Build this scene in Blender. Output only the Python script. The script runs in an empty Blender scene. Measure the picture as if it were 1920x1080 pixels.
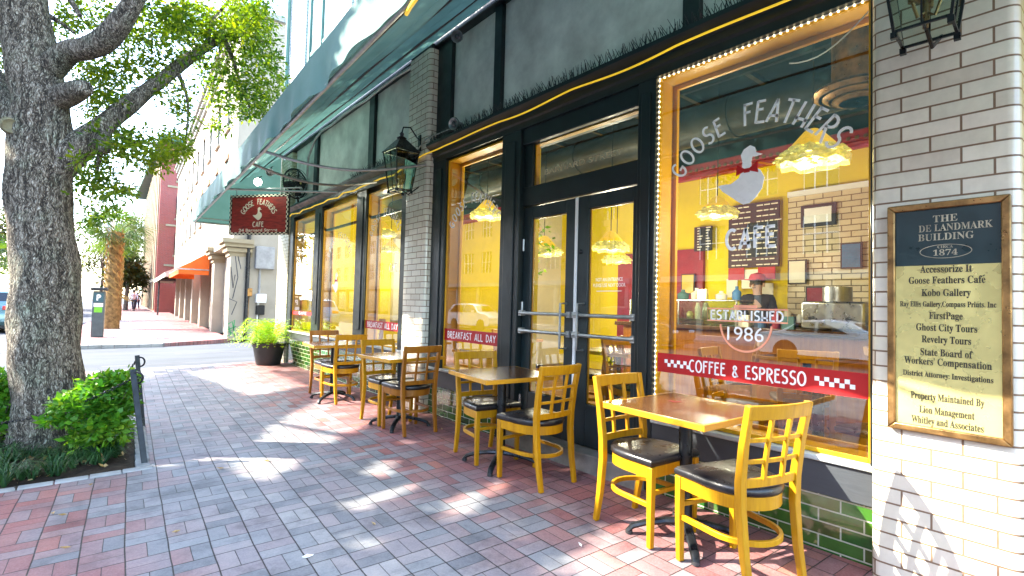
import bpy, bmesh, math, random
import numpy as np
from mathutils import Vector, Matrix, Euler
random.seed(11); RNG = np.random.default_rng(11)
S = bpy.context.scene
COL = S.collection
R = math.radians

# ------------------------------------------------------------------ camera
CAM_H = 1.46
YAW, PITCH, ROLL = R(39.233), R(2.052), R(1.489)
_f = Vector((math.sin(YAW)*math.cos(PITCH), math.cos(YAW)*math.cos(PITCH), math.sin(PITCH)))
_r = Vector((math.cos(YAW), -math.sin(YAW), 0)); _u = _r.cross(_f)
CR = _r*math.cos(ROLL)+_u*math.sin(ROLL); CU = -_r*math.sin(ROLL)+_u*math.cos(ROLL); CF = _f
CAMP = Vector((0, 0, CAM_H))
cd = bpy.data.cameras.new('camera'); cam = bpy.data.objects.new('camera', cd); COL.objects.link(cam)
cd.lens = 18; cd.sensor_width = 36; cd.clip_start = 0.05; cd.clip_end = 3000
cam.matrix_world = Matrix(((CR.x, CU.x, -CF.x, 0), (CR.y, CU.y, -CF.y, 0), (CR.z, CU.z, -CF.z, CAM_H), (0, 0, 0, 1)))
S.camera = cam

# ------------------------------------------------------------------ light
SUN_EL = R(37); SUN_AZ = math.atan2(-0.78, 0.626)          # direction to the sun, measured from +Y towards +X
SUN = Vector((math.sin(SUN_AZ)*math.cos(SUN_EL), math.cos(SUN_AZ)*math.cos(SUN_EL), math.sin(SUN_EL)))
w = bpy.data.worlds.new('World'); S.world = w; w.use_nodes = True
nt = w.node_tree; bg = nt.nodes['Background']
sky = nt.nodes.new('ShaderNodeTexSky'); sky.sky_type = 'NISHITA'; sky.sun_disc = False
sky.sun_elevation = SUN_EL; sky.sun_rotation = SUN_AZ; sky.air_density = 1.0; sky.dust_density = 1.3; sky.ozone_density = 1.0
nt.links.new(sky.outputs[0], bg.inputs[0]); bg.inputs[1].default_value = 0.15
sl = bpy.data.lights.new('sun', 'SUN'); sl.energy = 2.2; sl.angle = R(0.5); sl.color = (1, .93, .80)
so = bpy.data.objects.new('sun', sl); COL.objects.link(so); so.rotation_euler = (-SUN).to_track_quat('-Z', 'Y').to_euler()
S.view_settings.view_transform = 'Standard'; S.view_settings.look = 'None'
S.view_settings.exposure = 3.5; S.view_settings.gamma = 1
cy = S.cycles
cy.use_denoising = True; cy.max_bounces = 9; cy.diffuse_bounces = 4; cy.glossy_bounces = 5; cy.transmission_bounces = 6
cy.transparent_max_bounces = 24; cy.caustics_reflective = False; cy.caustics_refractive = False; cy.sample_clamp_indirect = 5

# ------------------------------------------------------------------ pixel <-> world helpers (photo pixels 1920x1080)
def ray(x, y): return CF + CR*((x-960)/960) - CU*((y-540)/960)
def at(x, y, zc): return CAMP + ray(x, y)*zc                 # a point at a given distance along the view axis
def gnd(x, y, z=0.0):
    d = ray(x, y); return CAMP + d*((z-CAM_H)/d.z)
def onX(x, y, X):
    d = ray(x, y); return CAMP + d*(X/d.x)
SLOPE = .018
def gz(x): return SLOPE*x
def gpt(x, y):                                               # a point on the sloping pavement
    d = ray(x, y); return CAMP + d*(-CAM_H/(d.z-SLOPE*d.x))

# ------------------------------------------------------------------ materials
MATS = {}
def newmat(name):
    m = bpy.data.materials.new(name); m.use_nodes = True
    return m, m.node_tree, m.node_tree.nodes['Principled BSDF']
def N(nt, t, **k):
    n = nt.nodes.new(t)
    for a, b in k.items(): setattr(n, a, b)
    return n
def L(nt, a, b): nt.links.new(a, b)
def math_(nt, op, a, b=None, c=None):
    n = N(nt, 'ShaderNodeMath', operation=op)
    for i, v in enumerate((a, b, c)):
        if v is None: continue
        if isinstance(v, (int, float)): n.inputs[i].default_value = v
        else: L(nt, v, n.inputs[i])
    return n.outputs[0]
def mixc(nt, fac, a, b, mode='MIX'):
    n = N(nt, 'ShaderNodeMix', data_type='RGBA', blend_type=mode)
    for s, v in ((0, fac), (6, a), (7, b)):
        if hasattr(v, 'type') and hasattr(v, 'is_linked'): L(nt, v, n.inputs[s])
        elif isinstance(v, (int, float)): n.inputs[s].default_value = v
        else: n.inputs[s].default_value = (*v, 1) if len(v) == 3 else v
    return n.outputs[2]
def ramp(nt, fac, stops):
    n = N(nt, 'ShaderNodeValToRGB'); L(nt, fac, n.inputs[0])
    e = n.color_ramp.elements
    while len(e) < len(stops): e.new(.5)
    for i, (p, c) in enumerate(stops):
        e[i].position = p; e[i].color = (*c, 1) if len(c) == 3 else c
    return n.outputs[0]
def noise(nt, vec, scale, detail=4, rough=.55):
    n = N(nt, 'ShaderNodeTexNoise'); n.inputs['Scale'].default_value = scale; n.inputs['Detail'].default_value = detail
    n.inputs['Roughness'].default_value = rough
    if vec is not None: L(nt, vec, n.inputs['Vector'])
    return n.outputs[0]
def mapping(nt, vec, scale=(1, 1, 1), rot=(0, 0, 0), loc=(0, 0, 0)):
    n = N(nt, 'ShaderNodeMapping'); L(nt, vec, n.inputs[0])
    n.inputs['Scale'].default_value = scale; n.inputs['Rotation'].default_value = rot; n.inputs['Location'].default_value = loc
    return n.outputs[0]
def bump(nt, p, h, strength=.3, dist=.01):
    n = N(nt, 'ShaderNodeBump'); n.inputs['Strength'].default_value = strength; n.inputs['Distance'].default_value = dist
    L(nt, h, n.inputs['Height']); L(nt, n.outputs[0], p.inputs['Normal'])
def objco(nt): return N(nt, 'ShaderNodeTexCoord').outputs['Object']

def pm(name, col, rough=.5, metal=0., var=.18, scale=6., bmp=.0, bscale=40., coat=0., stretch=None, emit=None, estr=0, dirt=0):
    """painted / plain surface with procedural unevenness"""
    if name in MATS: return MATS[name]
    m, nt, p = newmat(name)
    v = objco(nt)
    if stretch: v = mapping(nt, v, stretch)
    n1 = noise(nt, v, scale, 5, .6)
    lo = tuple(c*(1-var) for c in col); hi = tuple(min(1, c*(1+var)) for c in col)
    c = ramp(nt, n1, [(.3, lo), (.7, hi)])
    if dirt:
        n2 = noise(nt, v, scale*.35, 6, .7)
        d = ramp(nt, n2, [(.5, (0, 0, 0)), (.75, (1, 1, 1))])
        c = mixc(nt, math_(nt, 'MULTIPLY', d, dirt), c, tuple(x*.35+.01 for x in col))
    L(nt, c, p.inputs['Base Color'])
    p.inputs['Metallic'].default_value = metal
    if rough >= .7: p.inputs['Specular IOR Level'].default_value = .2
    r = ramp(nt, noise(nt, v, scale*2.3, 3), [(.3, (max(0, rough-.1),)*3), (.7, (min(1, rough+.1),)*3)])
    L(nt, r, p.inputs['Roughness'])
    if coat: p.inputs['Coat Weight'].default_value = coat; p.inputs['Coat Roughness'].default_value = .12
    if bmp: bump(nt, p, noise(nt, v, bscale, 4, .6), bmp, .01)
    if emit:
        p.inputs['Emission Color'].default_value = (*emit, 1); p.inputs['Emission Strength'].default_value = estr
    MATS[name] = m; return m

def wood(name, c1, c2, axis='Z', scale=9., rough=.34, coat=.35):
    m, nt, p = newmat(name)
    st = {'Z': (1, 1, .08), 'Y': (1, .08, 1), 'X': (.08, 1, 1)}[axis]
    v = mapping(nt, objco(nt), st)
    g = noise(nt, v, scale*3.2, 6, .62)
    g2 = noise(nt, v, scale*14, 3, .5)
    info = N(nt, 'ShaderNodeObjectInfo')
    c = ramp(nt, math_(nt, 'ADD', math_(nt, 'MULTIPLY', g, .75), math_(nt, 'MULTIPLY', g2, .25)), [(.32, c1), (.5, tuple((a+b)/2 for a, b in zip(c1, c2))), (.68, c2)])
    hs = N(nt, 'ShaderNodeHueSaturation'); L(nt, c, hs.inputs['Color'])
    L(nt, math_(nt, 'ADD', math_(nt, 'MULTIPLY', info.outputs['Random'], .22), .88), hs.inputs['Value'])
    L(nt, hs.outputs[0], p.inputs['Base Color'])
    p.inputs['Roughness'].default_value = rough; p.inputs['Coat Weight'].default_value = coat; p.inputs['Coat Roughness'].default_value = .18; p.inputs['Specular IOR Level'].default_value = .3
    bump(nt, p, g2, .08, .004)
    MATS[name] = m; return m

def brickmat(name, cols, mortar, bw, bh, ms, rough=.25, coat=.0, stain=.0, bmp=.5, rowoff=.5, mix2=None):
    """bricks in UV metres"""
    m, nt, p = newmat(name)
    uv = N(nt, 'ShaderNodeTexCoord').outputs['UV']
    b = N(nt, 'ShaderNodeTexBrick'); L(nt, uv, b.inputs['Vector'])
    b.offset = rowoff; b.squash = 1
    b.inputs['Scale'].default_value = 1; b.inputs['Brick Width'].default_value = bw; b.inputs['Row Height'].default_value = bh
    b.inputs['Mortar Size'].default_value = ms; b.inputs['Mortar Smooth'].default_value = .15; b.inputs['Bias'].default_value = 0
    b.inputs['Color1'].default_value = (0, 0, 0, 1); b.inputs['Color2'].default_value = (1, 1, 1, 1); b.inputs['Mortar'].default_value = (.5, .5, .5, 1)
    stops = [(i/(max(1, len(cols)-1)), c) for i, c in enumerate(cols)]
    c = ramp(nt, b.outputs['Color'], stops)
    v = N(nt, 'ShaderNodeTexCoord').outputs['Object']
    n = noise(nt, v, 14, 6, .65)
    c = mixc(nt, .35 if mix2 else .12, c, ramp(nt, n, [(.35, tuple(x*.45 for x in (mix2 or cols[0]))), (.65, mix2 or cols[-1])]))
    if stain:
        s = ramp(nt, noise(nt, mapping(nt, v, (1, 1, .35)), 2.2, 6, .7), [(.48, (0, 0, 0)), (.72, (1, 1, 1))])
        c = mixc(nt, math_(nt, 'MULTIPLY', s, stain), c, (.30, .24, .17))
    c = mixc(nt, b.outputs['Fac'], c, mixc(nt, noise(nt, v, 30, 3), tuple(x*.55 for x in mortar), mortar))
    L(nt, c, p.inputs['Base Color'])
    rr = math_(nt, 'ADD', math_(nt, 'MULTIPLY', b.outputs['Fac'], .55), math_(nt, 'MULTIPLY', n, rough*2))
    L(nt, rr, p.inputs['Roughness'])
    if coat: p.inputs['Coat Weight'].default_value = coat
    h = math_(nt, 'ADD', math_(nt, 'MULTIPLY', b.outputs['Fac'], -1), math_(nt, 'MULTIPLY', noise(nt, v, 9, 3), .35))
    bump(nt, p, h, bmp, .006)
    MATS[name] = m; return m

def glassmat(name, tint=(.93, .95, .93), boost=1.7, base=.12, rough=.0):
    m = bpy.data.materials.new(name); m.use_nodes = True; nt = m.node_tree
    nt.nodes.remove(nt.nodes['Principled BSDF']); out = nt.nodes['Material Output']
    t = N(nt, 'ShaderNodeBsdfTransparent'); t.inputs[0].default_value = (*tint, 1)
    g = N(nt, 'ShaderNodeBsdfGlossy'); g.inputs['Roughness'].default_value = rough
    fr = N(nt, 'ShaderNodeFresnel'); fr.inputs[0].default_value = 1.5
    wv = noise(nt, objco(nt), .9, 2)
    bp = N(nt, 'ShaderNodeBump'); bp.inputs['Strength'].default_value = .05; bp.inputs['Distance'].default_value = .02
    L(nt, wv, bp.inputs['Height']); L(nt, bp.outputs[0], g.inputs['Normal'])
    f = math_(nt, 'MINIMUM', math_(nt, 'ADD', math_(nt, 'MULTIPLY', fr.outputs[0], boost), base), 1.)
    mx = N(nt, 'ShaderNodeMixShader'); L(nt, f, mx.inputs[0]); L(nt, t.outputs[0], mx.inputs[1]); L(nt, g.outputs[0], mx.inputs[2])
    L(nt, mx.outputs[0], out.inputs[0]); MATS[name] = m; return m

def leafmat(name, cols, trans=.45, rough=.45):
    m = bpy.data.materials.new(name); m.use_nodes = True; nt = m.node_tree
    p = nt.nodes['Principled BSDF']; out = nt.nodes['Material Output']
    g = N(nt, 'ShaderNodeNewGeometry')
    c = ramp(nt, g.outputs['Random Per Island'], [(i/(len(cols)-1), k) for i, k in enumerate(cols)])
    cl = mixc(nt, .35, c, ramp(nt, noise(nt, objco(nt), .9, 3), [(.35, cols[0]), (.65, cols[-1])]))
    L(nt, cl, p.inputs['Base Color']); p.inputs['Roughness'].default_value = rough
    t = N(nt, 'ShaderNodeBsdfTranslucent')
    tc = mixc(nt, 1., cl, (1.6, 1.5, .45), 'MULTIPLY'); L(nt, tc, t.inputs[0])
    mx = N(nt, 'ShaderNodeMixShader'); mx.inputs[0].default_value = trans
    L(nt, p.outputs[0], mx.inputs[1]); L(nt, t.outputs[0], mx.inputs[2]); L(nt, mx.outputs[0], out.inputs[0])
    MATS[name] = m; return m

def pavermat(name, dark=1., redbias=0.0):
    """basket weave brick pavers, one sheet, bricks about 0.1 x 0.2"""
    m, nt, p = newmat(name)
    U = .204
    v = mapping(nt, objco(nt), rot=(0, 0, R(2.47)), loc=(-.044, .13, 0))
    dist = N(nt, 'ShaderNodeTexNoise'); dist.inputs['Scale'].default_value = 1.6; L(nt, v, dist.inputs['Vector'])
    vm = N(nt, 'ShaderNodeVectorMath', operation='SUBTRACT'); L(nt, dist.outputs['Color'], vm.inputs[0]); vm.inputs[1].default_value = (.5, .5, .5)
    vs = N(nt, 'ShaderNodeVectorMath', operation='SCALE'); L(nt, vm.outputs[0], vs.inputs[0]); vs.inputs['Scale'].default_value = .022
    va = N(nt, 'ShaderNodeVectorMath', operation='ADD'); L(nt, v, va.inputs[0]); L(nt, vs.outputs[0], va.inputs[1])
    sp = N(nt, 'ShaderNodeSeparateXYZ'); L(nt, va.outputs[0], sp.inputs[0])
    x = math_(nt, 'DIVIDE', sp.outputs[0], U); y = math_(nt, 'DIVIDE', sp.outputs[1], U)
    ix = math_(nt, 'FLOOR', x); iy = math_(nt, 'FLOOR', y)
    fx = math_(nt, 'SUBTRACT', x, ix); fy = math_(nt, 'SUBTRACT', y, iy)
    par = math_(nt, 'FLOORED_MODULO', math_(nt, 'ADD', ix, iy), 2.)
    # parity 0: split along x
    def sel(a, b): # par? b : a
        return math_(nt, 'ADD', math_(nt, 'MULTIPLY', a, math_(nt, 'SUBTRACT', 1., par)), math_(nt, 'MULTIPLY', b, par))
    s = sel(fx, fy); l = sel(fy, fx)
    s2 = math_(nt, 'MULTIPLY', s, 2.); si = math_(nt, 'FLOOR', s2); sf = math_(nt, 'SUBTRACT', s2, si)
    ds = math_(nt, 'MULTIPLY', math_(nt, 'MINIMUM', s, math_(nt, 'SUBTRACT', 1., s)), U)
    dm = math_(nt, 'MULTIPLY', math_(nt, 'ABSOLUTE', math_(nt, 'SUBTRACT', s, .5)), U*1.9)
    ds = math_(nt, 'MINIMUM', ds, dm)
    dl = math_(nt, 'MULTIPLY', math_(nt, 'MINIMUM', l, math_(nt, 'SUBTRACT', 1., l)), U)
    d = math_(nt, 'MINIMUM', ds, dl)
    jn = math_(nt, 'MULTIPLY', noise(nt, v, 35, 3), .0035)
    joint = ramp(nt, math_(nt, 'DIVIDE', math_(nt, 'SUBTRACT', d, jn), .0052), [(.0, (1, 1, 1)), (.6, (0, 0, 0))])
    cid = N(nt, 'ShaderNodeCombineXYZ'); L(nt, ix, cid.inputs[0]); L(nt, iy, cid.inputs[1]); L(nt, math_(nt, 'ADD', si, 7.3), cid.inputs[2])
    wn = N(nt, 'ShaderNodeTexWhiteNoise', noise_dimensions='3D'); L(nt, cid.outputs[0], wn.inputs['Vector'])
    rnd = wn.outputs['Value']
    # red bricks lie along the shop front and by the tree bed, worn grey ones in the walking line
    xw = N(nt, 'ShaderNodeSeparateXYZ'); L(nt, objco(nt), xw.inputs[0])
    dx = math_(nt, 'ABSOLUTE', math_(nt, 'SUBTRACT', xw.outputs[0], 1.15))
    big = noise(nt, v, .55, 3)
    red = math_(nt, 'ADD', math_(nt, 'MULTIPLY', dx, .70), math_(nt, 'ADD', math_(nt, 'MULTIPLY', big, .75), -.68+redbias))
    redf = math_(nt, 'ADD', red, math_(nt, 'MULTIPLY', math_(nt, 'SUBTRACT', rnd, .5), .7))
    rf = ramp(nt, redf, [(.18, (0, 0, 0)), (.75, (1, 1, 1))])
    grey = ramp(nt, rnd, [(0, (.165, .17, .185)), (.3, (.26, .27, .28)), (.65, (.27, .225, .235)), (1, (.35, .34, .335))])
    redc = ramp(nt, wn.outputs['Color'], [(0, (.16, .040, .040)), (.35, (.26, .065, .058)), (.7, (.23, .10, .105)), (1, (.36, .10, .06))])
    c = mixc(nt, rf, grey, redc)
    fine = noise(nt, v, 90, 5, .7)
    c = mixc(nt, .22, c, ramp(nt, fine, [(.3, (.05, .045, .045)), (.7, (.42, .39, .38))]))
    blot = ramp(nt, noise(nt, v, 2.6, 7, .75), [(.34, (.62, .61, .62)), (.5, (1., .99, .98)), (.68, (1.22, 1.16, 1.12))])
    c = mixc(nt, 1., c, blot, 'MULTIPLY')
    sp_ = ramp(nt, noise(nt, v, 240, 2), [(.68, (0, 0, 0)), (.74, (1, 1, 1))])
    c = mixc(nt, math_(nt, 'MULTIPLY', sp_, .5), c, (.06, .055, .055))
    c = mixc(nt, joint, c, (.028, .024, .022))
    L(nt, c, p.inputs['Base Color'])
    L(nt, math_(nt, 'ADD', math_(nt, 'MULTIPLY', fine, .25), .56), p.inputs['Roughness']); p.inputs['Specular IOR Level'].default_value = .3
    tilt = math_(nt, 'MULTIPLY', rnd, .35)
    h = math_(nt, 'ADD', math_(nt, 'SUBTRACT', math_(nt, 'MULTIPLY', fine, .25), math_(nt, 'MULTIPLY', joint, 1.)), tilt)
    bump(nt, p, h, .55, .006)
    MATS[name] = m; return m

def barkmat():
    m, nt, p = newmat('oak_bark')
    co = objco(nt)
    dn = N(nt, 'ShaderNodeTexNoise'); dn.inputs['Scale'].default_value = 9; dn.inputs['Detail'].default_value = 4; L(nt, co, dn.inputs['Vector'])
    vs = N(nt, 'ShaderNodeVectorMath', operation='SCALE'); L(nt, dn.outputs['Color'], vs.inputs[0]); vs.inputs['Scale'].default_value = .10
    va = N(nt, 'ShaderNodeVectorMath', operation='ADD'); L(nt, co, va.inputs[0]); L(nt, vs.outputs[0], va.inputs[1])
    v = mapping(nt, va.outputs[0], (1, 1, .20))
    n1 = noise(nt, v, 62, 3, .6); n2 = noise(nt, v, 150, 3, .6)
    vo = N(nt, 'ShaderNodeTexVoronoi', feature='DISTANCE_TO_EDGE'); vo.inputs['Scale'].default_value = 70; L(nt, v, vo.inputs['Vector'])
    ed = ramp(nt, vo.outputs[0], [(.0, (0, 0, 0)), (.35, (1, 1, 1))])
    ridge = math_(nt, 'ADD', math_(nt, 'MULTIPLY', n1, .55), math_(nt, 'ADD', math_(nt, 'MULTIPLY', ed, .25), math_(nt, 'MULTIPLY', n2, .25)))
    fu = noise(nt, mapping(nt, va.outputs[0], (1, 1, .10)), 26, 4, .6)
    fr_ = ramp(nt, fu, [(.40, (0, 0, 0)), (.54, (1, 1, 1))])
    ridge = math_(nt, 'ADD', math_(nt, 'MULTIPLY', ridge, .88), math_(nt, 'MULTIPLY', fr_, .10))
    c = ramp(nt, ridge, [(.37, (.026, .02, .014)), (.48, (.13, .10, .072)), (.58, (.34, .29, .225)), (.74, (.60, .53, .43))])
    mo = ramp(nt, noise(nt, co, 3.1, 5, .65), [(.48, (0, 0, 0)), (.7, (1, 1, 1))])
    c = mixc(nt, math_(nt, 'MULTIPLY', mo, .45), c, mixc(nt, 1., c, (.75, 1.15, .95), 'MULTIPLY'))
    L(nt, c, p.inputs['Base Color']); p.inputs['Roughness'].default_value = .9
    bump(nt, p, ridge, 1., .05)
    MATS['oak_bark'] = m; return m

# colour library
def clothmat():
    m = bpy.data.materials.new('awning_cloth'); m.use_nodes = True; nt = m.node_tree
    p = nt.nodes['Principled BSDF']; out = nt.nodes['Material Output']
    n1 = noise(nt, objco(nt), 1.7, 5, .6)
    c = ramp(nt, n1, [(.3, (.075, .175, .160)), (.7, (.115, .25, .23))]); L(nt, c, p.inputs['Base Color']); p.inputs['Roughness'].default_value = .65
    bump(nt, p, noise(nt, objco(nt), 14, 4), .12, .01)
    t = N(nt, 'ShaderNodeBsdfTranslucent'); L(nt, c, t.inputs[0])
    mx = N(nt, 'ShaderNodeMixShader'); mx.inputs[0].default_value = .2
    L(nt, p.outputs[0], mx.inputs[1]); L(nt, t.outputs[0], mx.inputs[2]); L(nt, mx.outputs[0], out.inputs[0]); MATS['awning_cloth'] = m
pm('green_black', (.004, .0105, .012), .4, var=.3, scale=3, bmp=.05, dirt=.2)
pm('door_green', (.009, .020, .0225), .4, var=.25, scale=3, bmp=.05)
pm('orange_paint', (.66, .34, .005), .42, var=.12, scale=3, bmp=.08, bscale=18)
pm('stucco', (.63, .66, .60), .8, var=.25, scale=2.2, bmp=.25, bscale=60, dirt=.45)
clothmat()
pm('steel', (.42, .44, .45), .32, 1., var=.2)
pm('galvanised', (.38, .40, .40), .45, .9, var=.25, scale=9)
pm('dark_iron', (.018, .02, .022), .42, .6, var=.3, scale=12, bmp=.1)
pm('cast_iron', (.03, .033, .036), .33, .75, var=.3, scale=14, bmp=.1)
pm('vinyl', (.012, .011, .012), .33, var=.3, scale=6, bmp=.12, bscale=120)
pm('white_paint', (.80, .81, .79), .5, var=.05)
pm('lettering_white', (.92, .93, .92), .25, var=.03, coat=.6)
pm('banner_red', (.42, .004, .006), .55, var=.1)
pm('neon_peach', (.85, .36, .22), .5, var=.08)
pm('sill_stone', (.40, .43, .42), .55, var=.2, scale=5, bmp=.15, dirt=.35)
pm('plank_dark', (.042, .048, .055), .5, var=.25, scale=5, bmp=.15, stretch=(1, .15, 1), dirt=.25)
pm('step_stone', (.23, .21, .18), .8, var=.35, scale=4, bmp=.4, dirt=.6)
pm('kerb_stone', (.33, .33, .32), .85, var=.25, scale=3, bmp=.3, dirt=.35)
pm('asphalt', (.085, .09, .10), .85, var=.3, scale=1.4, bmp=.5, bscale=90)
pm('asphalt_pale', (.075, .083, .095), .85, var=.22, scale=.8, bmp=.4, bscale=90, stretch=(.35, 1, 1))
pm('soil', (.045, .032, .022), .95, var=.5, scale=14, bmp=.8, bscale=30)
pm('black_plastic', (.02, .02, .022), .5, var=.25, scale=5, bmp=.1)
pm('sign_red', (.30, .025, .016), .5, var=.45, scale=7, stretch=(1, 1, 5))
pm('cream', (.83, .76, .58), .5, var=.06)
pm('brass', (.80, .70, .27), .28, .55, var=.16, scale=3.2, dirt=.22)
pm('bronze', (.30, .17, .06), .36, .75, var=.6, scale=9, bmp=.2)
pm('enamel_green', (.010, .030, .032), .35, var=.2, scale=4)
pm('engraved', (.025, .022, .01), .6)
pm('faded_gold', (.42, .37, .25), .5, var=.5, scale=14)
pm('yellow_wall', (.80, .62, .012), .7, var=.1, scale=1.3)
pm('pale_wall', (.72, .68, .52), .7, var=.1, scale=1.3)
pm('ceiling_black', (.010, .010, .009), .8, var=.4, scale=3)
pm('duct_metal', (.05, .05, .042), .42, .7, var=.3)
pm('red_trim', (.33, .008, .012), .4, var=.2)
pm('floor_inside', (.12, .045, .02), .4, var=.3, scale=3)
pm('chalk_black', (.014, .015, .02), .55, var=.35, scale=5)
pm('rope_light', (.9, .62, .03), .45, emit=(1, .60, .03), estr=.05)
pm('bulb_warm', (1, .9, .6), .3, emit=(1, .86, .5), estr=.45)
pm('lamp_glass', (.80, .55, .02), .35, var=.2, scale=30, emit=(1, .62, .03), estr=.07)
pm('lamp_flower', (.60, .55, .20), .35, var=.7, scale=26, emit=(.95, .85, .2), estr=.04)
pm('spot_lit', (1, 1, .85), .3, emit=(1, 1, .82), estr=14)
pm('paper', (.80, .76, .62), .7, var=.05)
pm('counter_steel', (.30, .31, .32), .35, .7, var=.3)
pm('crimson', (.27, .012, .03), .6, var=.25, scale=3)
wood('chair_wood', (.36, .150, .0014), (.54, .265, .0025), 'Z', rough=.46, coat=.05)
wood('chair_wood_deep', (.22, .068, .005), (.36, .135, .009), 'Z', rough=.42, coat=.15)
wood('table_edge', (.42, .18, .006), (.60, .29, .014), 'X', rough=.4, coat=.2)
wood('table_top', (.050, .021, .008), (.115, .050, .016), 'X', scale=5, rough=.26, coat=.4)
brickmat('glazed_brick', [(.64, .57, .45), (.80, .73, .60), (.70, .66, .52), (.84, .77, .63)], (.27, .165, .095), .243, .0795, .005, rough=.16, coat=.25, stain=.22, bmp=.6)
brickmat('green_tile', [(.012, .07, .014), (.03, .14, .022), (.075, .085, .014), (.04, .026, .012), (.02, .12, .018), (.06, .13, .016)], (.52, .52, .40), .235, .0765, .0045, rough=.10, coat=.6, bmp=.5, mix2=(.04, .15, .025))
brickmat('cream_brick', [(.45, .42, .28), (.56, .52, .36), (.50, .46, .30)], (.26, .22, .14), .235, .0765, .005, rough=.3)
brickmat('wall_brick_white', [(.50, .52, .51), (.64, .65, .63), (.58, .59, .57)], (.34, .34, .33), .235, .0765, .006, rough=.35, bmp=.7)
brickmat('red_brick', [(.24, .028, .02), (.32, .04, .026), (.28, .034, .024)], (.30, .20, .17), .24, .085, .008, rough=.4)
brickmat('tan_brick', [(.42, .22, .10), (.52, .28, .13), (.46, .25, .12)], (.40, .33, .25), .24, .085, .008, rough=.4)
brickmat('interior_brick', [(.55, .45, .28), (.66, .56, .36), (.60, .50, .33)], (.25, .20, .12), .24, .085, .008, rough=.4)
glassmat('window_glass'); glassmat('window_glass_mirrored', boost=1.8, base=.20); glassmat('lantern_glass', (.80, .90, .82), 1.0, .03); glassmat('car_glass', (.10, .12, .13), 1.2, .04)
leafmat('oak_leaf', [(.014, .07, .010), (.045, .14, .010), (.12, .22, .010), (.26, .31, .012)], .6)
leafmat('shrub_leaf', [(.02, .13, .012), (.05, .24, .016), (.11, .34, .02), (.24, .36, .03)])
leafmat('grass_blade', [(.012, .05, .016), (.02, .085, .026), (.05, .12, .03)], .25)
leafmat('fern_leaf', [(.10, .28, .015), (.24, .44, .02), (.42, .52, .03)])
leafmat('far_leaf', [(.012, .045, .016), (.022, .065, .016), (.05, .075, .012), (.12, .095, .010)], .3)
leafmat('dry_leaf', [(.30, .15, .05), (.45, .30, .12), (.55, .40, .2)], .2)
pavermat('pavers'); pavermat('pavers_far', redbias=.35)
barkmat()

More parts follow.
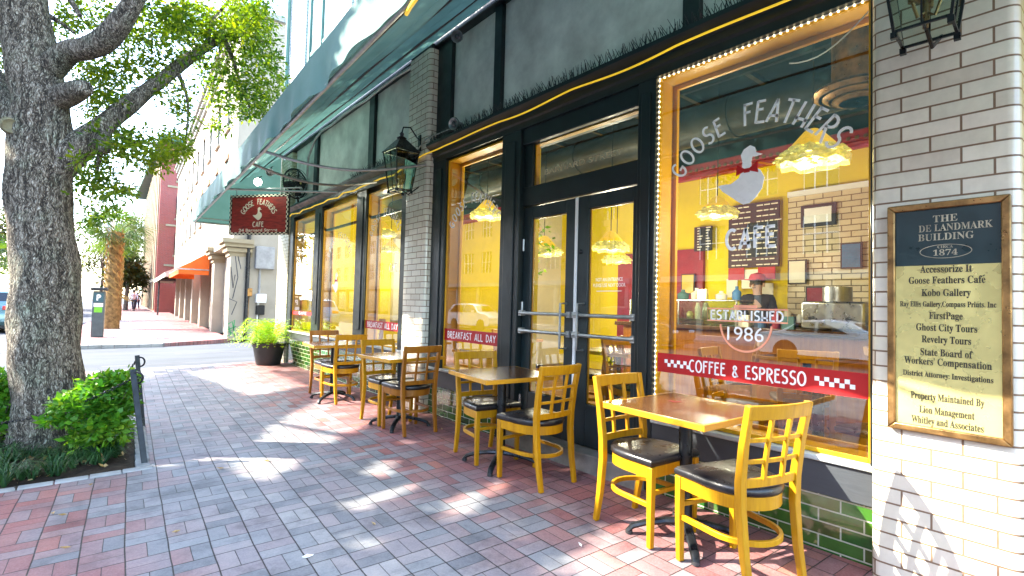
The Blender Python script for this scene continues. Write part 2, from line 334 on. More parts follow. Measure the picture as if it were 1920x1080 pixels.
# ------------------------------------------------------------------ mesh builder
class MB:
    def __init__(s): s.v = []; s.f = []; s.uv = {}
    def add(s, vs, fs, uvs=None):
        o = len(s.v); s.v += [tuple(v) for v in vs]
        for i, f in enumerate(fs):
            if uvs: s.uv[len(s.f)] = uvs[i]
            s.f.append(tuple(k+o for k in f))
        return s
    def box(s, x0, y0, z0, x1, y1, z1):
        vs = [(x, y, z) for z in (z0, z1) for y in (y0, y1) for x in (x0, x1)]
        return s.add(vs, [(0, 2, 3, 1), (4, 5, 7, 6), (0, 1, 5, 4), (2, 6, 7, 3), (0, 4, 6, 2), (1, 3, 7, 5)])
    def cbox(s, c, size, rot=None):
        M = Matrix.Translation(c) @ (Euler(rot).to_matrix().to_4x4() if rot else Matrix.Identity(4))
        h = [k/2 for k in size]
        vs = [M @ Vector((x*h[0], y*h[1], z*h[2])) for z in (-1, 1) for y in (-1, 1) for x in (-1, 1)]
        return s.add(vs, [(0, 2, 3, 1), (4, 5, 7, 6), (0, 1, 5, 4), (2, 6, 7, 3), (0, 4, 6, 2), (1, 3, 7, 5)])
    def tube(s, pts, r, n=8, cap=True, squash=None, up=None):
        pts = [Vector(p) for p in pts]; m = len(pts)
        rs = r if isinstance(r, (list, tuple)) else [r]*m
        prev = None; rings = []
        for i, p in enumerate(pts):
            t = (pts[min(i+1, m-1)]-pts[max(i-1, 0)]).normalized()
            if prev is None:
                a = Vector(up) if up else (Vector((0, 0, 1)) if abs(t.z) < .9 else Vector((1, 0, 0)))
                a = (a - t*a.dot(t)).normalized()
            else: a = (prev - t*prev.dot(t)).normalized()
            prev = a; b = t.cross(a)
            sa, sb = squash if squash else (1, 1)
            off = math.pi/4 if n == 4 else 0
            k = math.sqrt(2) if n == 4 else 1
            rings.append([p + (a*math.cos(off+2*math.pi*j/n)*sa + b*math.sin(off+2*math.pi*j/n)*sb)*rs[i]*k for j in range(n)])
        vs = [q for rg in rings for q in rg]; fs = []
        for i in range(m-1):
            for j in range(n):
                fs.append((i*n+j, i*n+(j+1) % n, (i+1)*n+(j+1) % n, (i+1)*n+j))
        if cap: fs.append(tuple(reversed(range(n)))); fs.append(tuple((m-1)*n+j for j in range(n)))
        return s.add(vs, fs)
    def lathe(s, prof, c=(0, 0, 0), n=24, M=None):
        vs = []; fs = []; m = len(prof)
        for r, z in prof:
            for j in range(n):
                a = 2*math.pi*j/n; v = Vector((r*math.cos(a), r*math.sin(a), z))
                if M: v = M @ v
                vs.append(v+Vector(c))
        for i in range(m-1):
            for j in range(n): fs.append((i*n+j, i*n+(j+1) % n, (i+1)*n+(j+1) % n, (i+1)*n+j))
        if prof[0][0] > 1e-4: fs.append(tuple(reversed(range(n))))
        if prof[-1][0] > 1e-4: fs.append(tuple((m-1)*n+j for j in range(n)))
        return s.add(vs, fs)
    def prism(s, poly, z0, z1, fn=None):
        """poly in (a,b), extruded z0..z1; fn maps (a,b,z)->xyz; UV = (perimeter, z)"""
        fn = fn or (lambda a, b, z: (a, b, z)); n = len(poly)
        vs = [fn(a, b, z0) for a, b in poly]+[fn(a, b, z1) for a, b in poly]
        fs = []; uvs = []; u = 0
        for i in range(n):
            j = (i+1) % n; d = math.dist(poly[i], poly[j])
            fs.append((i, j, n+j, n+i)); uvs.append(((u, z0), (u+d, z0), (u+d, z1), (u, z1))); u += d
        fs.append(tuple(reversed(range(n)))); uvs.append([(a, b) for a, b in reversed(poly)])
        fs.append(tuple(range(n, 2*n))); uvs.append(list(poly))
        return s.add(vs, fs, uvs)
    def wallx(s, x, y0, y1, z0, z1, th=.02):
        """a slab facing -X with UV in metres on the face"""
        s.prism([(x, y1), (x, y0), (x+th, y0), (x+th, y1)], z0, z1); return s
    def wally(s, y, x0, x1, z0, z1, th=.02):
        s.prism([(x0, y), (x1, y), (x1, y+th), (x0, y+th)], z0, z1); return s
    def stroke(s, pts, wd, fn, closed=False, th=.002):
        """flat ribbon along 2-D points, fn maps (u,v,d)->xyz"""
        P = [Vector(p) for p in pts]; n = len(P); Lp = []; Rp = []
        for i in range(n):
            a = P[(i-1) % n] if closed or i > 0 else P[i]; b = P[(i+1) % n] if closed or i < n-1 else P[i]
            t = (b-a).normalized(); nn = Vector((-t.y, t.x))*wd/2
            Lp.append(P[i]+nn); Rp.append(P[i]-nn)
        vs = [fn(p.x, p.y, th) for p in Lp]+[fn(p.x, p.y, th) for p in Rp]
        fs = [(i, n+i, n+(i+1) % n, (i+1) % n) for i in range(n if closed else n-1)]
        return s.add(vs, fs)
    def fill(s, pts, fn, th=.002):
        return s.add([fn(a, b, th) for a, b in pts], [tuple(range(len(pts)))])
    def build(s, name, mat, parent=None, smooth=False, bevel=0, local=False, seg=2, angle=40):
        me = bpy.data.meshes.new(name)
        off = Vector((0, 0, 0))
        if parent is not None and not local:
            p = parent
            while p is not None: off += p.location; p = p.parent
        me.from_pydata([tuple(Vector(v)-off) for v in s.v], [], s.f)
        if s.uv:
            ul = me.uv_layers.new(name='UVMap')
            for pi, poly in enumerate(me.polygons):
                t = s.uv.get(pi)
                if t:
                    for li, uvc in zip(poly.loop_indices, t): ul.data[li].uv = uvc
        me.materials.append(MATS[mat] if isinstance(mat, str) else mat)
        o = bpy.data.objects.new(name, me); COL.objects.link(o)
        if parent is not None: o.parent = parent
        if smooth:
            for poly in me.polygons: poly.use_smooth = True
            try: me.set_sharp_from_angle(angle=R(angle))
            except Exception: pass
        if bevel:
            b = o.modifiers.new('bevel', 'BEVEL'); b.width = bevel; b.segments = seg; b.limit_method = 'ANGLE'; b.angle_limit = R(40)
            if not smooth:
                for poly in me.polygons: poly.use_smooth = True
                b.harden_normals = False
                try: me.set_sharp_from_angle(angle=R(35))
                except Exception: pass
        return o

def tag(o, label=None, cat=None, group=None, kind=None):
    for k, v in (('label', label), ('category', cat), ('group', group), ('kind', kind)):
        if v: o[k] = v
    return o
def root(name, loc, label=None, cat=None, group=None, rz=0):
    o = bpy.data.objects.new(name, None); COL.objects.link(o); o.location = loc; o.rotation_euler = (0, 0, rz)
    o.empty_display_size = .1
    return tag(o, label, cat, group)
def copy_tree(o, parent=None):
    c = o.copy(); COL.objects.link(c)
    if parent is not None: c.parent = parent
    for ch in list(o.children): copy_tree(ch, c)
    return c

def np_mesh(name, V, F, mat, parent=None):
    """V (n,3), F (m,k) numpy arrays"""
    off = np.zeros(3)
    p = parent
    while p is not None: off += np.array(p.location); p = p.parent
    V = V-off
    me = bpy.data.meshes.new(name); n, m, k = len(V), len(F), F.shape[1]
    me.vertices.add(n); me.vertices.foreach_set('co', V.astype(np.float32).ravel())
    me.loops.add(m*k); me.loops.foreach_set('vertex_index', F.astype(np.int32).ravel())
    me.polygons.add(m); me.polygons.foreach_set('loop_start', np.arange(0, m*k, k, dtype=np.int32)); me.polygons.foreach_set('loop_total', np.full(m, k, dtype=np.int32))
    me.update(calc_edges=True); me.validate()
    me.materials.append(MATS[mat]); o = bpy.data.objects.new(name, me); COL.objects.link(o)
    if parent is not None: o.parent = parent
    return o
def leaves(cent, n_per, spread, ln, wd, droop=.2, jit=.35):
    """tufts of folded leaves; returns V,F"""
    c = np.repeat(cent, n_per, axis=0); n = len(c)
    d = RNG.normal(size=(n, 3)); d /= np.linalg.norm(d, axis=1)[:, None]; d[:, 2] = d[:, 2]*.75-droop; d /= np.linalg.norm(d, axis=1)[:, None]
    b = c + d*spread*RNG.uniform(.05, 1, (n, 1))
    up = RNG.normal(size=(n, 3))*.6+np.array([0, 0, 1.]); sd = np.cross(d, up); sd /= np.linalg.norm(sd, axis=1)[:, None]+1e-9
    nn = np.cross(sd, d)
    l = ln*(1+RNG.uniform(-jit, jit, (n, 1))); ww = wd*(1+RNG.uniform(-jit, jit, (n, 1)))
    mid = b+d*l*.45-nn*ww*.25
    V = np.stack([b, mid+sd*ww*.5+nn*ww*.25, b+d*l, mid-sd*ww*.5+nn*ww*.25], axis=1).reshape(-1, 3)
    F = np.arange(n*4).reshape(n, 4)
    return V, F

# ------------------------------------------------------------------ lettering
def arc(cx, cy, rx, ry, a0, a1, n=12): return [(cx+rx*math.cos(R(a0+(a1-a0)*i/n)), cy+ry*math.sin(R(a0+(a1-a0)*i/n))) for i in range(n+1)]
GL = {  # narrow poster letters, unit height: (advance, strokes)
 'G': (.62, [arc(.31, .5, .28, .48, 50, 330, 16)+[(.57, .42)], [(.30, .42), (.64, .42)]]),
 'O': (.62, [arc(.30, .5, .28, .48, 0, 360, 20)]),
 'S': (.50, [arc(.27, .74, .21, .24, 40, 250, 10)+arc(.22, .26, .22, .25, 70, -140, 10)]),
 'E': (.46, [[(.06, 0), (.06, 1)], [(.06, .97), (.42, .97)], [(.06, .60), (.36, .60)], [(.06, .03), (.46, .03)]]),
 'F': (.46, [[(.08, 0), (.08, 1)], [(.02, .97), (.46, .97)], [(.08, .60), (.36, .60)]]),
 'A': (.56, [[(.02, 0), (.32, 1)], [(.32, 1), (.50, 0)], [(.10, .27), (.52, .27)]]),
 'T': (.52, [[(0, .97), (.54, .97)], [(.27, 1), (.27, 0)]]),
 'H': (.56, [[(.07, 0), (.07, 1)], [(.49, 0), (.49, 1)], [(.0, .30), (.56, .30)]]),
 'R': (.54, [[(.07, 0), (.07, 1)], [(.07, .97)]+arc(.20, .74, .24, .23, 90, -90, 8)+[(.10, .51)], [(.16, .51), (.52, -.12)]]),
 'C': (.56, [arc(.31, .5, .28, .48, 55, 305, 16)]),
 'P': (.50, [[(.07, 0), (.07, 1)], [(.07, .97)]+arc(.20, .74, .26, .23, 90, -90, 8)+[(.07, .51)]]),
 'D': (.58, [[(.07, 0), (.07, 1)], [(.07, .97)]+arc(.18, .5, .34, .47, 90, -90, 10)+[(.07, .03)]]),
 'B': (.52, [[(.07, 0), (.07, 1)], [(.07, .97)]+arc(.18, .75, .24, .22, 90, -90, 8)+arc(.18, .28, .28, .25, 90, -90, 8)+[(.07, .03)]]),
 'L': (.46, [[(.07, 1), (.07, 0)], [(.07, .03), (.46, .03)]]),
 'I': (.20, [[(.10, 0), (.10, 1)]]),
 'N': (.56, [[(.06, 0), (.06, 1)], [(.06, 1), (.48, 0)], [(.48, 0), (.48, 1)]]),
 'U': (.56, [[(.06, 1), (.06, .3)]+arc(.27, .27, .21, .25, 180, 360, 8)+[(.48, 1)]]),
 'X': (.52, [[(.02, 0), (.48, 1)], [(.02, 1), (.48, 0)]]),
 'K': (.52, [[(.07, 0), (.07, 1)], [(.07, .42), (.48, 1)], [(.2, .58), (.5, 0)]]),
 'W': (.72, [[(.0, 1), (.17, 0)], [(.17, 0), (.35, .8)], [(.35, .8), (.53, 0)], [(.53, 0), (.70, 1)]]),
 'M': (.70, [[(.04, 0), (.10, 1)], [(.10, 1), (.34, .2)], [(.34, .2), (.58, 1)], [(.58, 1), (.64, 0)]]),
 'Y': (.52, [[(0, 1), (.26, .5)], [(.52, 1), (.26, .5)], [(.26, .5), (.26, 0)]]),
 '&': (.50, [[(.48, .02), (.12, .62)]+arc(.22, .72, .13, .14, 200, -60, 8)+[(.10, .38)]+arc(.22, .18, .18, .17, 150, 370, 8)]),
 '1': (.34, [[(.05, .80), (.20, .98), (.20, 0)]]),
 '9': (.52, [arc(.25, .70, .21, .27, 0, 360, 14), [(.46, .70), (.42, .3), (.20, .0)]]),
 '8': (.52, [arc(.25, .75, .18, .22, 0, 360, 12), arc(.25, .27, .23, .26, 0, 360, 12)]),
 '6': (.52, [arc(.25, .28, .22, .27, 0, 360, 14), [(.03, .30), (.10, .72), (.36, 1)]]),
 ' ': (.42, []),
}
def text_len(t, gap=.12): return sum(GL[c][0]+gap for c in t)-gap
def letters(mb, t, fn, h, wd, gap=.12, width=None, center=True):
    """straight line of strokes; fn(u,v,d); u=0 at centre"""
    tl = text_len(t, gap); kx = h if width is None else width/tl
    u = -tl*kx/2 if center else 0
    for c in t:
        adv, st = GL[c]
        for k in st: mb.stroke([(u+x*kx, y*h) for x, y in k], wd, fn)
        u += (adv+gap)*kx
def letters_arc(mb, t, fn, h, wd, cx, cy, rad, a0, a1, kx=1.):
    """letters on an arc from angle a0 to a1 (deg, counter-clockwise positive), upright outwards"""
    tl = text_len(t, .14); pos = 0
    for c in t:
        adv, st = GL[c]
        am = a0+(a1-a0)*((pos+adv/2)/tl); ca, sa = math.cos(R(am)), math.sin(R(am))
        for k in st:
            pts = []
            for x, y in k:
                du = (x-adv/2)*h*kx; rr = rad+y*h
                pts.append((cx+ca*rr+sa*du, cy+sa*rr-ca*du))
            mb.stroke(pts, wd, fn)
        pos += adv+.14
def serif(t):
    o = ''
    for c in t:
        if 'A' <= c <= 'Z': o += chr(0x1D400+ord(c)-65)
        elif 'a' <= c <= 'z': o += chr(0x1D41A+ord(c)-97)
        elif '0' <= c <= '9': o += chr(0x1D7CE+ord(c)-48)
        else: o += c
    return o
def font_mesh(body, height, fn, width=None, bold=0.0):
    """text set in Blender's own type, as a mesh laid on a plane; centred"""
    cu = bpy.data.curves.new('t', 'FONT'); cu.body = body; cu.align_x = 'CENTER'; cu.align_y = 'CENTER'; cu.size = height; cu.offset = bold
    o = bpy.data.objects.new('t', cu); COL.objects.link(o)
    bpy.context.view_layer.update()
    me = bpy.data.meshes.new_from_object(o.evaluated_get(bpy.context.evaluated_depsgraph_get()))
    bpy.data.objects.remove(o); bpy.data.curves.remove(cu)
    mb = MB()
    if len(me.vertices):
        xs = [v.co.x for v in me.vertices]; k = 1 if width is None else width/(max(xs)-min(xs)); mid = (max(xs)+min(xs))/2
        mb.add([fn((v.co.x-mid)*k, v.co.y, .001) for v in me.vertices], [tuple(p.vertices) for p in me.polygons])
    bpy.data.meshes.remove(me)
    return mb

# ================================================================== SETTING: ground, pavements, roads
def sheet(name, pts, mat, kind='structure', th=0):
    mb = MB(); n = len(pts)
    if th:
        mb.add(list(pts)+[(x, y, z-th) for x, y, z in pts], [tuple(range(n))]+[(i, i+n, (i+1) % n+n, (i+1) % n) for i in range(n)])
    else: mb.add(pts, [tuple(range(n))])
    return tag(mb.build(name, mat), kind=kind)
sheet('ground', [(-900, -900, -.30), (900, -900, -.30), (900, 900, -.30), (-900, 900, -.30)], 'asphalt')
sheet('street', [(-17.5, -40, -.15), (-.6, -40, -.15), (6, 110, -.15), (-17.5, 110, -.15)], 'asphalt')
def sw(x, y): return (x, y, gz(x))
KX = lambda y: -1.85+.043*y                                    # kerb line of the street
bedx0, bedx1, bedy0, bedy1 = -1.55, .46, 5.40, 7.10
# near pavement, with the hole of the tree bed left open
def grid_sheet(name, xs, ys, mat, skip=None):
    mb = MB()
    for i in range(len(xs)-1):
        for j in range(len(ys)-1):
            if skip and skip(i, j): continue
            q = [(xs[i], ys[j]), (xs[i+1], ys[j]), (xs[i+1], ys[j+1]), (xs[i], ys[j+1])]
            mb.add([sw(*p) for p in q], [(0, 1, 2, 3)])
    return tag(mb.build(name, mat), kind='structure')
def skewed(xs, ys, skip):
    mb = MB()
    X = lambda x, y: x+.043*(y-6) if x < 3 else x
    for i in range(len(xs)-1):
        for j in range(len(ys)-1):
            if skip(i, j): continue
            q = [(xs[i], ys[j]), (xs[i+1], ys[j]), (xs[i+1], ys[j+1]), (xs[i], ys[j+1])]
            mb.add([sw(X(x, y), y) for x, y in q], [(0, 1, 2, 3)])
    # down-turned edge at the lane crossing
    mb.add([sw(X(xs[0], ys[-1]), ys[-1]), sw(X(xs[-1], ys[-1]), ys[-1]), (X(xs[-1], ys[-1]), ys[-1], -.2), (X(xs[0], ys[-1]), ys[-1], -.2)], [(0, 1, 2, 3)])
    return tag(mb.build('sidewalk', 'pavers'), kind='structure')
skewed([-1.45, bedx0+.12, bedx1, 3.60], [-8, bedy0, bedy1, 12.75], lambda i, j: j == 1 and i == 1)
mb = MB()                                                       # kerb stone along the street
for y in range(-8, 12):
    a, b = KX(y+.01), KX(y+.99); t = gz(-1.6)-.004
    mb.add([(a+.25, y+.01, t), (a+.43, y+.01, t), (b+.43, y+.99, t), (b+.25, y+.99, t), (a+.22, y+.01, -.2), (b+.22, y+.99, -.2)], [(0, 1, 2, 3), (0, 3, 5, 4)])
tag(mb.build('kerb', 'kerb_stone'), kind='structure')
# the side lane that crosses, paler worn asphalt
sheet('lane', [(-1.6, 12.2, -.10), (40, 12.2, .05), (40, 20.5, .05), (-1.2, 20.5, -.10)], 'asphalt_pale')
mb = MB()                                                       # patched strips and a manhole-like repair in the lane
for (x0, y0, x1, y1) in ((.2, 14.3, 3.3, 14.5), (1.8, 16.6, 3.4, 16.95), (-.6, 13.5, 1.0, 13.6)):
    mb.add([(x0, y0, -.094+.0038*x0), (x1, y0, -.09+.0038*x1), (x1, y1, -.09+.0038*x1), (x0, y1, -.094+.0038*x0)], [(0, 1, 2, 3)])
tag(mb.build('asphalt_patch', 'asphalt'), kind='structure')
# far pavement, one step above the lane
fy0 = 19.4
sheet('far_sidewalk', [(-.95, fy0, .02), (1.75, fy0, .02), (3.3, fy0+.65, .05), (3.85, 20.5, .06), (8.0, 110, .06), (3.4, 110, .02)], 'pavers_far', th=.25)
mb = MB()
for i in range(9):
    x0, x1 = -.95+i*.3, -.95+(i+1)*.3-.01
    mb.add([(x0, fy0-.14, .016), (x1, fy0-.14, .016), (x1, fy0-.002, .022), (x0, fy0-.002, .022), (x0, fy0-.15, -.16), (x1, fy0-.15, -.16)], [(0, 1, 2, 3), (4, 5, 1, 0)])
tag(mb.build('far_kerb', 'kerb_stone'), kind='structure')
sheet('far_side_pavement', [(-22, -40, -.02), (-17.5, -40, -.02), (-17.5, 110, -.02), (-22, 110, -.02)], 'kerb_stone', th=.2)

# ================================================================== THE CAFE BUILDING
BLD = root('cafe_building', (3.41, 6.0, 0.06), 'corner cafe building with dark green shopfront, orange window reveals and glazed brick piers', 'building')
XF = 3.41
def rrect(x0, y0, x1, y1, r, n=5):
    P = []
    for cx, cy_, a in ((x1-r, y1-r, 0), (x0+r, y1-r, 90), (x0+r, y0+r, 180), (x1-r, y0+r, 270)):
        P += arc(cx, cy_, r, r, a, a+90, n)
    return P
def pier(y0, y1, z1, mat='glazed_brick', xf=3.29, xb=3.75, z0=.0, r=.05, name='brick_pier'):
    return MB().prism(rrect(xf, y0, xb, y1, r), z0, z1).build(name, mat, BLD, smooth=True)
pier(.335, .93, 5.1)
pier(5.835, 6.43, 4.83)
pier(12.12, 12.97, 4.83, 'cream_brick', xf=3.36, r=.02)
MB().box(3.31, 5.84, 4.83, 3.7, 6.425, 4.90).build('pier_cap', 'dark_iron', BLD, bevel=.01)

# ---- bulkheads of green glazed tile, cap planks and sills under each window
def bulkhead(y0, y1, zt, zplank, sill=True):
    g = gz(XF)
    MB().wallx(XF, y0, y1, g-.05, zplank, .2).build('tile_bulkhead', 'green_tile', BLD)
    MB().box(XF-.022, y0, zplank, XF+.2, y1, zt-.035).build('cap_plank', 'plank_dark', BLD, bevel=.006)
    if sill: MB().box(XF-.045, y0, zt-.034, XF+.24, y1, zt).build('sill', 'sill_stone', BLD, bevel=.008)
bulkhead(.93, 2.40, .625, .395)
bulkhead(4.36, 5.835, .665, .43)
bulkhead(6.43, 12.12, .80, .62)

# ---- uprights
def post(y0, y1, z0=.06, z1=3.32, x0=XF-.03, name='window_post', groove=True):
    mb = MB().box(x0, y0, z0, XF+.2, y1, z1)
    if groove:
        m = (y0+y1)/2; h = (y1-y0)*.26
        mb.box(x0-.014, m-h, z0+.25, x0+.002, m+h, z1-.12)
    return mb.build(name, 'green_black', BLD, bevel=.006)
post(.93, .955, .6, groove=False)
post(2.40, 2.57); post(4.06, 4.37); post(5.53, 5.835, .62); post(6.43, 6.70, .76, groove=False); post(7.95, 8.34, .76); post(10.05, 10.46, .76); post(11.87, 12.12, .76, groove=False)

# ---- orange reveals and panes
def window(y0, y1, z0, z1, depth=.2, fr=.035, glass='window_glass'):
    wn = MB()
    # reveal: four boards behind the glass plane
    t = .02; x0, x1 = XF+.012, XF+.012+depth
    wn.box(x0, y1-t, z0, x1, y1, z1); wn.box(x0, y0, z0, x1, y0+t, z1)
    wn.box(x0, y0+t, z1-t, x1, y1-t, z1); wn.box(x0, y0+t, z0, x1, y1-t, z0+t*1.3)
    # inner stop around the back of the reveal
    for a, b, c, d in ((y0+t, y0+t+fr, z0+t, z1-t), (y1-t-fr, y1-t, z0+t, z1-t), (y0+t+fr, y1-t-fr, z1-t-fr, z1-t), (y0+t+fr, y1-t-fr, z0+t, z0+t+fr)):
        wn.box(x1-.03, a, c, x1+.003, b, d)
    f = wn.build('window', 'orange_paint', BLD, bevel=.003)
    MB().add([(XF+.02, y1-t, z0+t), (XF+.02, y0+t, z0+t), (XF+.02, y0+t, z1-t), (XF+.02, y1-t, z1-t)], [(0, 1, 2, 3)]).build('pane', glass, f)
    return f
WA = window(.955, 2.40, .628, 3.305, glass='window_glass_mirrored')
WB = window(4.37, 5.53, .668, 3.29)
WC = window(6.70, 7.95, .803, 3.235)
WD = window(8.34, 10.05, .803, 3.235)
WE = window(10.46, 11.87, .803, 3.235)
# a thin dark rail high in the three far windows
for wy0, wy1, par in ((6.72, 7.93, WC), (8.36, 10.03, WD), (10.48, 11.85, WE)):
    MB().box(XF+.05, wy0, 2.83, XF+.09, wy1, 2.87).build('glazing_bar', 'green_black', par)

def onpane(Y0, Z0, X=XF+.019):
    return lambda u, v, d: (X-d, Y0-u, Z0+v)
# lettering of the big window
def deco(win, yc, s=1.0):
    fn = onpane(yc, 0)
    mb = MB(); Rr = .585*s; zc = 2.17
    letters_arc(mb, 'GOOSE', fn, .135*s, .017*s, 0, zc, Rr, 150, 107, .95); mb.build('lettering', 'lettering_white', win); mb = MB()
    letters_arc(mb, 'FEATHERS', fn, .15*s, .017*s, 0, zc, Rr-.01, 94, 30, .95)
    mb.build('lettering', 'lettering_white', win)
    mb = MB(); letters(mb, 'CAFE', onpane(yc-.01, 1.895), .14*s, .022*s, width=.34*s); mb.build('lettering', 'lettering_white', win)
goose_out = [(-.02, .575), (.035, .60), (.075, .575), (.085, .53), (.14, .505), (.085, .497), (.055, .50), (.045, .46), (.05, .42), (.12, .38), (.155, .31), (.135, .22), (.08, .15), (.03, .115), (-.02, .11), (-.08, .15), (-.14, .20), (-.20, .245), (-.245, .30), (-.21, .305), (-.13, .30), (-.06, .34), (-.035, .40), (-.03, .47), (-.045, .53)]
def goose(win, yc, zb, s=1.0, bow='banner_red', X=XF+.019, par=None):
    fn = lambda u, v, d: (X-d, yc-u, zb+v)
    MB().fill([(a*s, b*s) for a, b in goose_out], fn, .0015).build('goose_emblem', 'lettering_white', win)
    bw = MB()
    for sg in (-1, 1): bw.fill([(.01*s, .395*s), ((.01+sg*.085)*s, .455*s), ((.01+sg*.095)*s, .36*s)][::sg], fn, .004)
    bw.fill([(-.015*s, .41*s), (-.015*s, .375*s), (.035*s, .375*s), (.035*s, .41*s)], fn, .005)
    bw.build('bow', bow, win)
deco(WA, 1.672)
goose(WA, 1.695, 2.11, .82)
def checker(mb, u0, v0, n, c, fn):
    for i in range(n):
        for j in range(2):
            if (i+j) % 2 == 0: mb.fill([(u0+i*c, v0-j*c), (u0+(i+1)*c, v0-j*c), (u0+(i+1)*c, v0-(j+1)*c), (u0+i*c, v0-(j+1)*c)], fn, .004)
def banner(win, y1, y0, z0, z1, text, chk=True, lw=.012, width=None, yc=None, h=.085):
    MB().add([(XF+.0175, y1, z0), (XF+.0175, y0, z0), (XF+.0175, y0, z1), (XF+.0175, y1, z1)], [(0, 1, 2, 3)]).build('banner', 'banner_red', win)
    mb = MB(); fn = onpane(yc or (y0+y1)/2, 0)
    letters(mb, text, onpane(yc or (y0+y1)/2, (z0+z1)/2-h/2), h, lw, width=width)
    mb.build('lettering', 'lettering_white', win)
    if chk:
        mb = MB(); c = .027
        checker(mb, (yc-y1)+.07, (z0+z1)/2+c, 8, c, fn); mb.build('checker', 'lettering_white', win); mb = MB(); checker(mb, (yc-y0)-.07-8*c, (z0+z1)/2+c, 8, c, fn); mb.build('checker', 'lettering_white', win)
banner(WA, 2.385, .97, .985, 1.13, 'COFFEE & ESPRESSO', width=.80, yc=1.705)
banner(WB, 5.51, 4.39, 1.02, 1.165, "BREAKFAST ALL DAY", chk=False, width=.98, h=.08, lw=.011)
banner(WC, 7.93, 6.72, 1.05, 1.18, 'BREAKFAST ALL DAY', chk=False, width=1.05, h=.08, lw=.012)
banner(WE, 11.85, 10.48, 1.16, 1.24, 'CAFE', chk=False, width=.5, h=.05)
# established roundel
fn = onpane(1.69, 1.44)
mb = MB(); mb.stroke([(-.275, -.042), (.275, -.042), (.275, .042), (-.275, .042)], .010, fn, closed=True)
mb.stroke(arc(0, -.06, .175, .185, 182, 358, 24), .014, fn); mb.stroke([(-.08, .06), (.08, .06)], .02, fn)
mb.build('roundel', 'neon_peach', WA)
mb = MB(); letters(mb, 'ESTABLISHED', onpane(1.69, 1.405), .066, .011, width=.50); mb.build('lettering', 'lettering_white', WA); mb = MB(); k = font_mesh('1986', .135, lambda u, v, d: (XF+.019-.002, 1.69-u, 1.307+v), .25, 0); mb.add(k.v, k.f)
mb.build('lettering', 'lettering_white', WA)
# same arc of lettering on the other panes
def deco2(win, yc, r, zc=2.2, h=.12):
    mb = MB(); fn = onpane(yc, 0)
    letters_arc(mb, 'GOOSE', fn, h, .014, 0, zc, r, 155, 108, .85); mb.build('lettering', 'lettering_white', win); mb = MB(); letters_arc(mb, 'FEATHERS', fn, h, .014, 0, zc, r, 96, 26, .85)
    mb.build('lettering', 'lettering_white', win)
deco2(WB, 4.95, .47)
deco2(WC, 7.33, .50, 2.3)
mb = MB(); letters(mb, 'CAFE', onpane(7.0, 1.93), .12, .018, width=.26); mb.build('lettering', 'lettering_white', WC)
deco2(WD, 9.2, .55, 2.05)
goose(WD, 9.3, 1.55, .75)

# ---- the pair of doors
DX = XF+.045
MB().box(XF+.02, 2.57, 2.50, XF+.2, 4.06, 2.70).build('transom_rail', 'green_black', BLD, bevel=.008)
MB().box(XF-.005, 2.57, 3.14, XF+.2, 4.06, 3.32).build('transom_head', 'green_black', BLD, bevel=.008)
mb = MB().box(XF+.03, 2.57, 2.70, XF+.12, 2.60, 3.14); mb.box(XF+.03, 3.93, 2.70, XF+.12, 4.06, 3.14)
TR = mb.build('transom_window', 'green_black', BLD, bevel=.005)
MB().add([(XF+.06, 3.93, 2.70), (XF+.06, 2.60, 2.70), (XF+.06, 2.60, 3.14), (XF+.06, 3.93, 3.14)], [(0, 1, 2, 3)]).build('pane', 'window_glass', TR)
mb = MB().box(XF+.062, 3.915, 2.70, XF+.12, 3.93, 3.14); mb.box(XF+.062, 2.60, 3.128, XF+.12, 3.93, 3.14); mb.build('trim', 'orange_paint', TR)
font_mesh('BARNARD STREET', .075, lambda u, v, d: (XF+.058-d, 3.28-u, 2.815+v), .98).build('lettering', 'faded_gold', TR)
g = gz(XF)
MB().box(XF-.10, 2.45, g-.04, XF+.25, 4.25, .215).build('door_step', 'step_stone', BLD, bevel=.012)
def door(y0, y1, gy0, gy1, hinge_far):
    mb = MB(); x0, x1 = DX, DX+.05; zb, zt, g0, g1 = .225, 2.49, .60, 2.37
    mb.box(x0, y0, zb, x1, gy0, zt); mb.box(x0, gy1, zb, x1, y1, zt); mb.box(x0+.001, gy0, g1, x1-.001, gy1, zt-.001); mb.box(x0+.001, gy0, zb+.001, x1-.001, gy1, g0)
    d = mb.build('door', 'door_green', BLD, bevel=.004)
    MB().add([(x0+.02, gy1, g0), (x0+.02, gy0, g0), (x0+.02, gy0, g1), (x0+.02, gy1, g1)], [(0, 1, 2, 3)]).build('pane', 'window_glass', d)
    mb = MB()
    for a, b, c, e in ((gy0, gy0+.012, g0, g1), (gy1-.012, gy1, g0, g1), (gy0, gy1, g1-.012, g1), (gy0, gy1, g0, g0+.012)): mb.box(x0+.021, a, c, x0+.035, b, e)
    mb.build('glazing_bead', 'orange_paint', d)
    for z in (1.395, 1.215):
        mb = MB().tube([(x0-.05, y0+.015, z), (x0-.05, y1-.015, z)], .017, 8)
        for yy in (y0+.03, y1-.03): mb.box(x0-.06, yy-.022, z-.028, x0+.004, yy+.022, z+.028)
        mb.build('push_bar', 'galvanised', d, smooth=True)
    hy = (y1-.10) if not hinge_far else (y0+.10)
    mb = MB().tube([(x0+.0, hy, 1.50), (x0-.09, hy, 1.50), (x0-.09, hy, 1.08), (x0+.0, hy, 1.08)], .011, 8); mb.build('handle', 'galvanised', d, smooth=True)
    hh = y0+.004 if not hinge_far else y1-.004
    for z in (2.1, 1.45, .5): MB().tube([(x0-.008, hh, z-.06), (x0-.008, hh, z+.06)], .012, 8).build('hinge', 'steel', d, smooth=True)
    return d
dR = door(2.575, 3.292, 2.66, 3.155, False)
dL = door(3.306, 4.055, 3.44, 3.935, True)
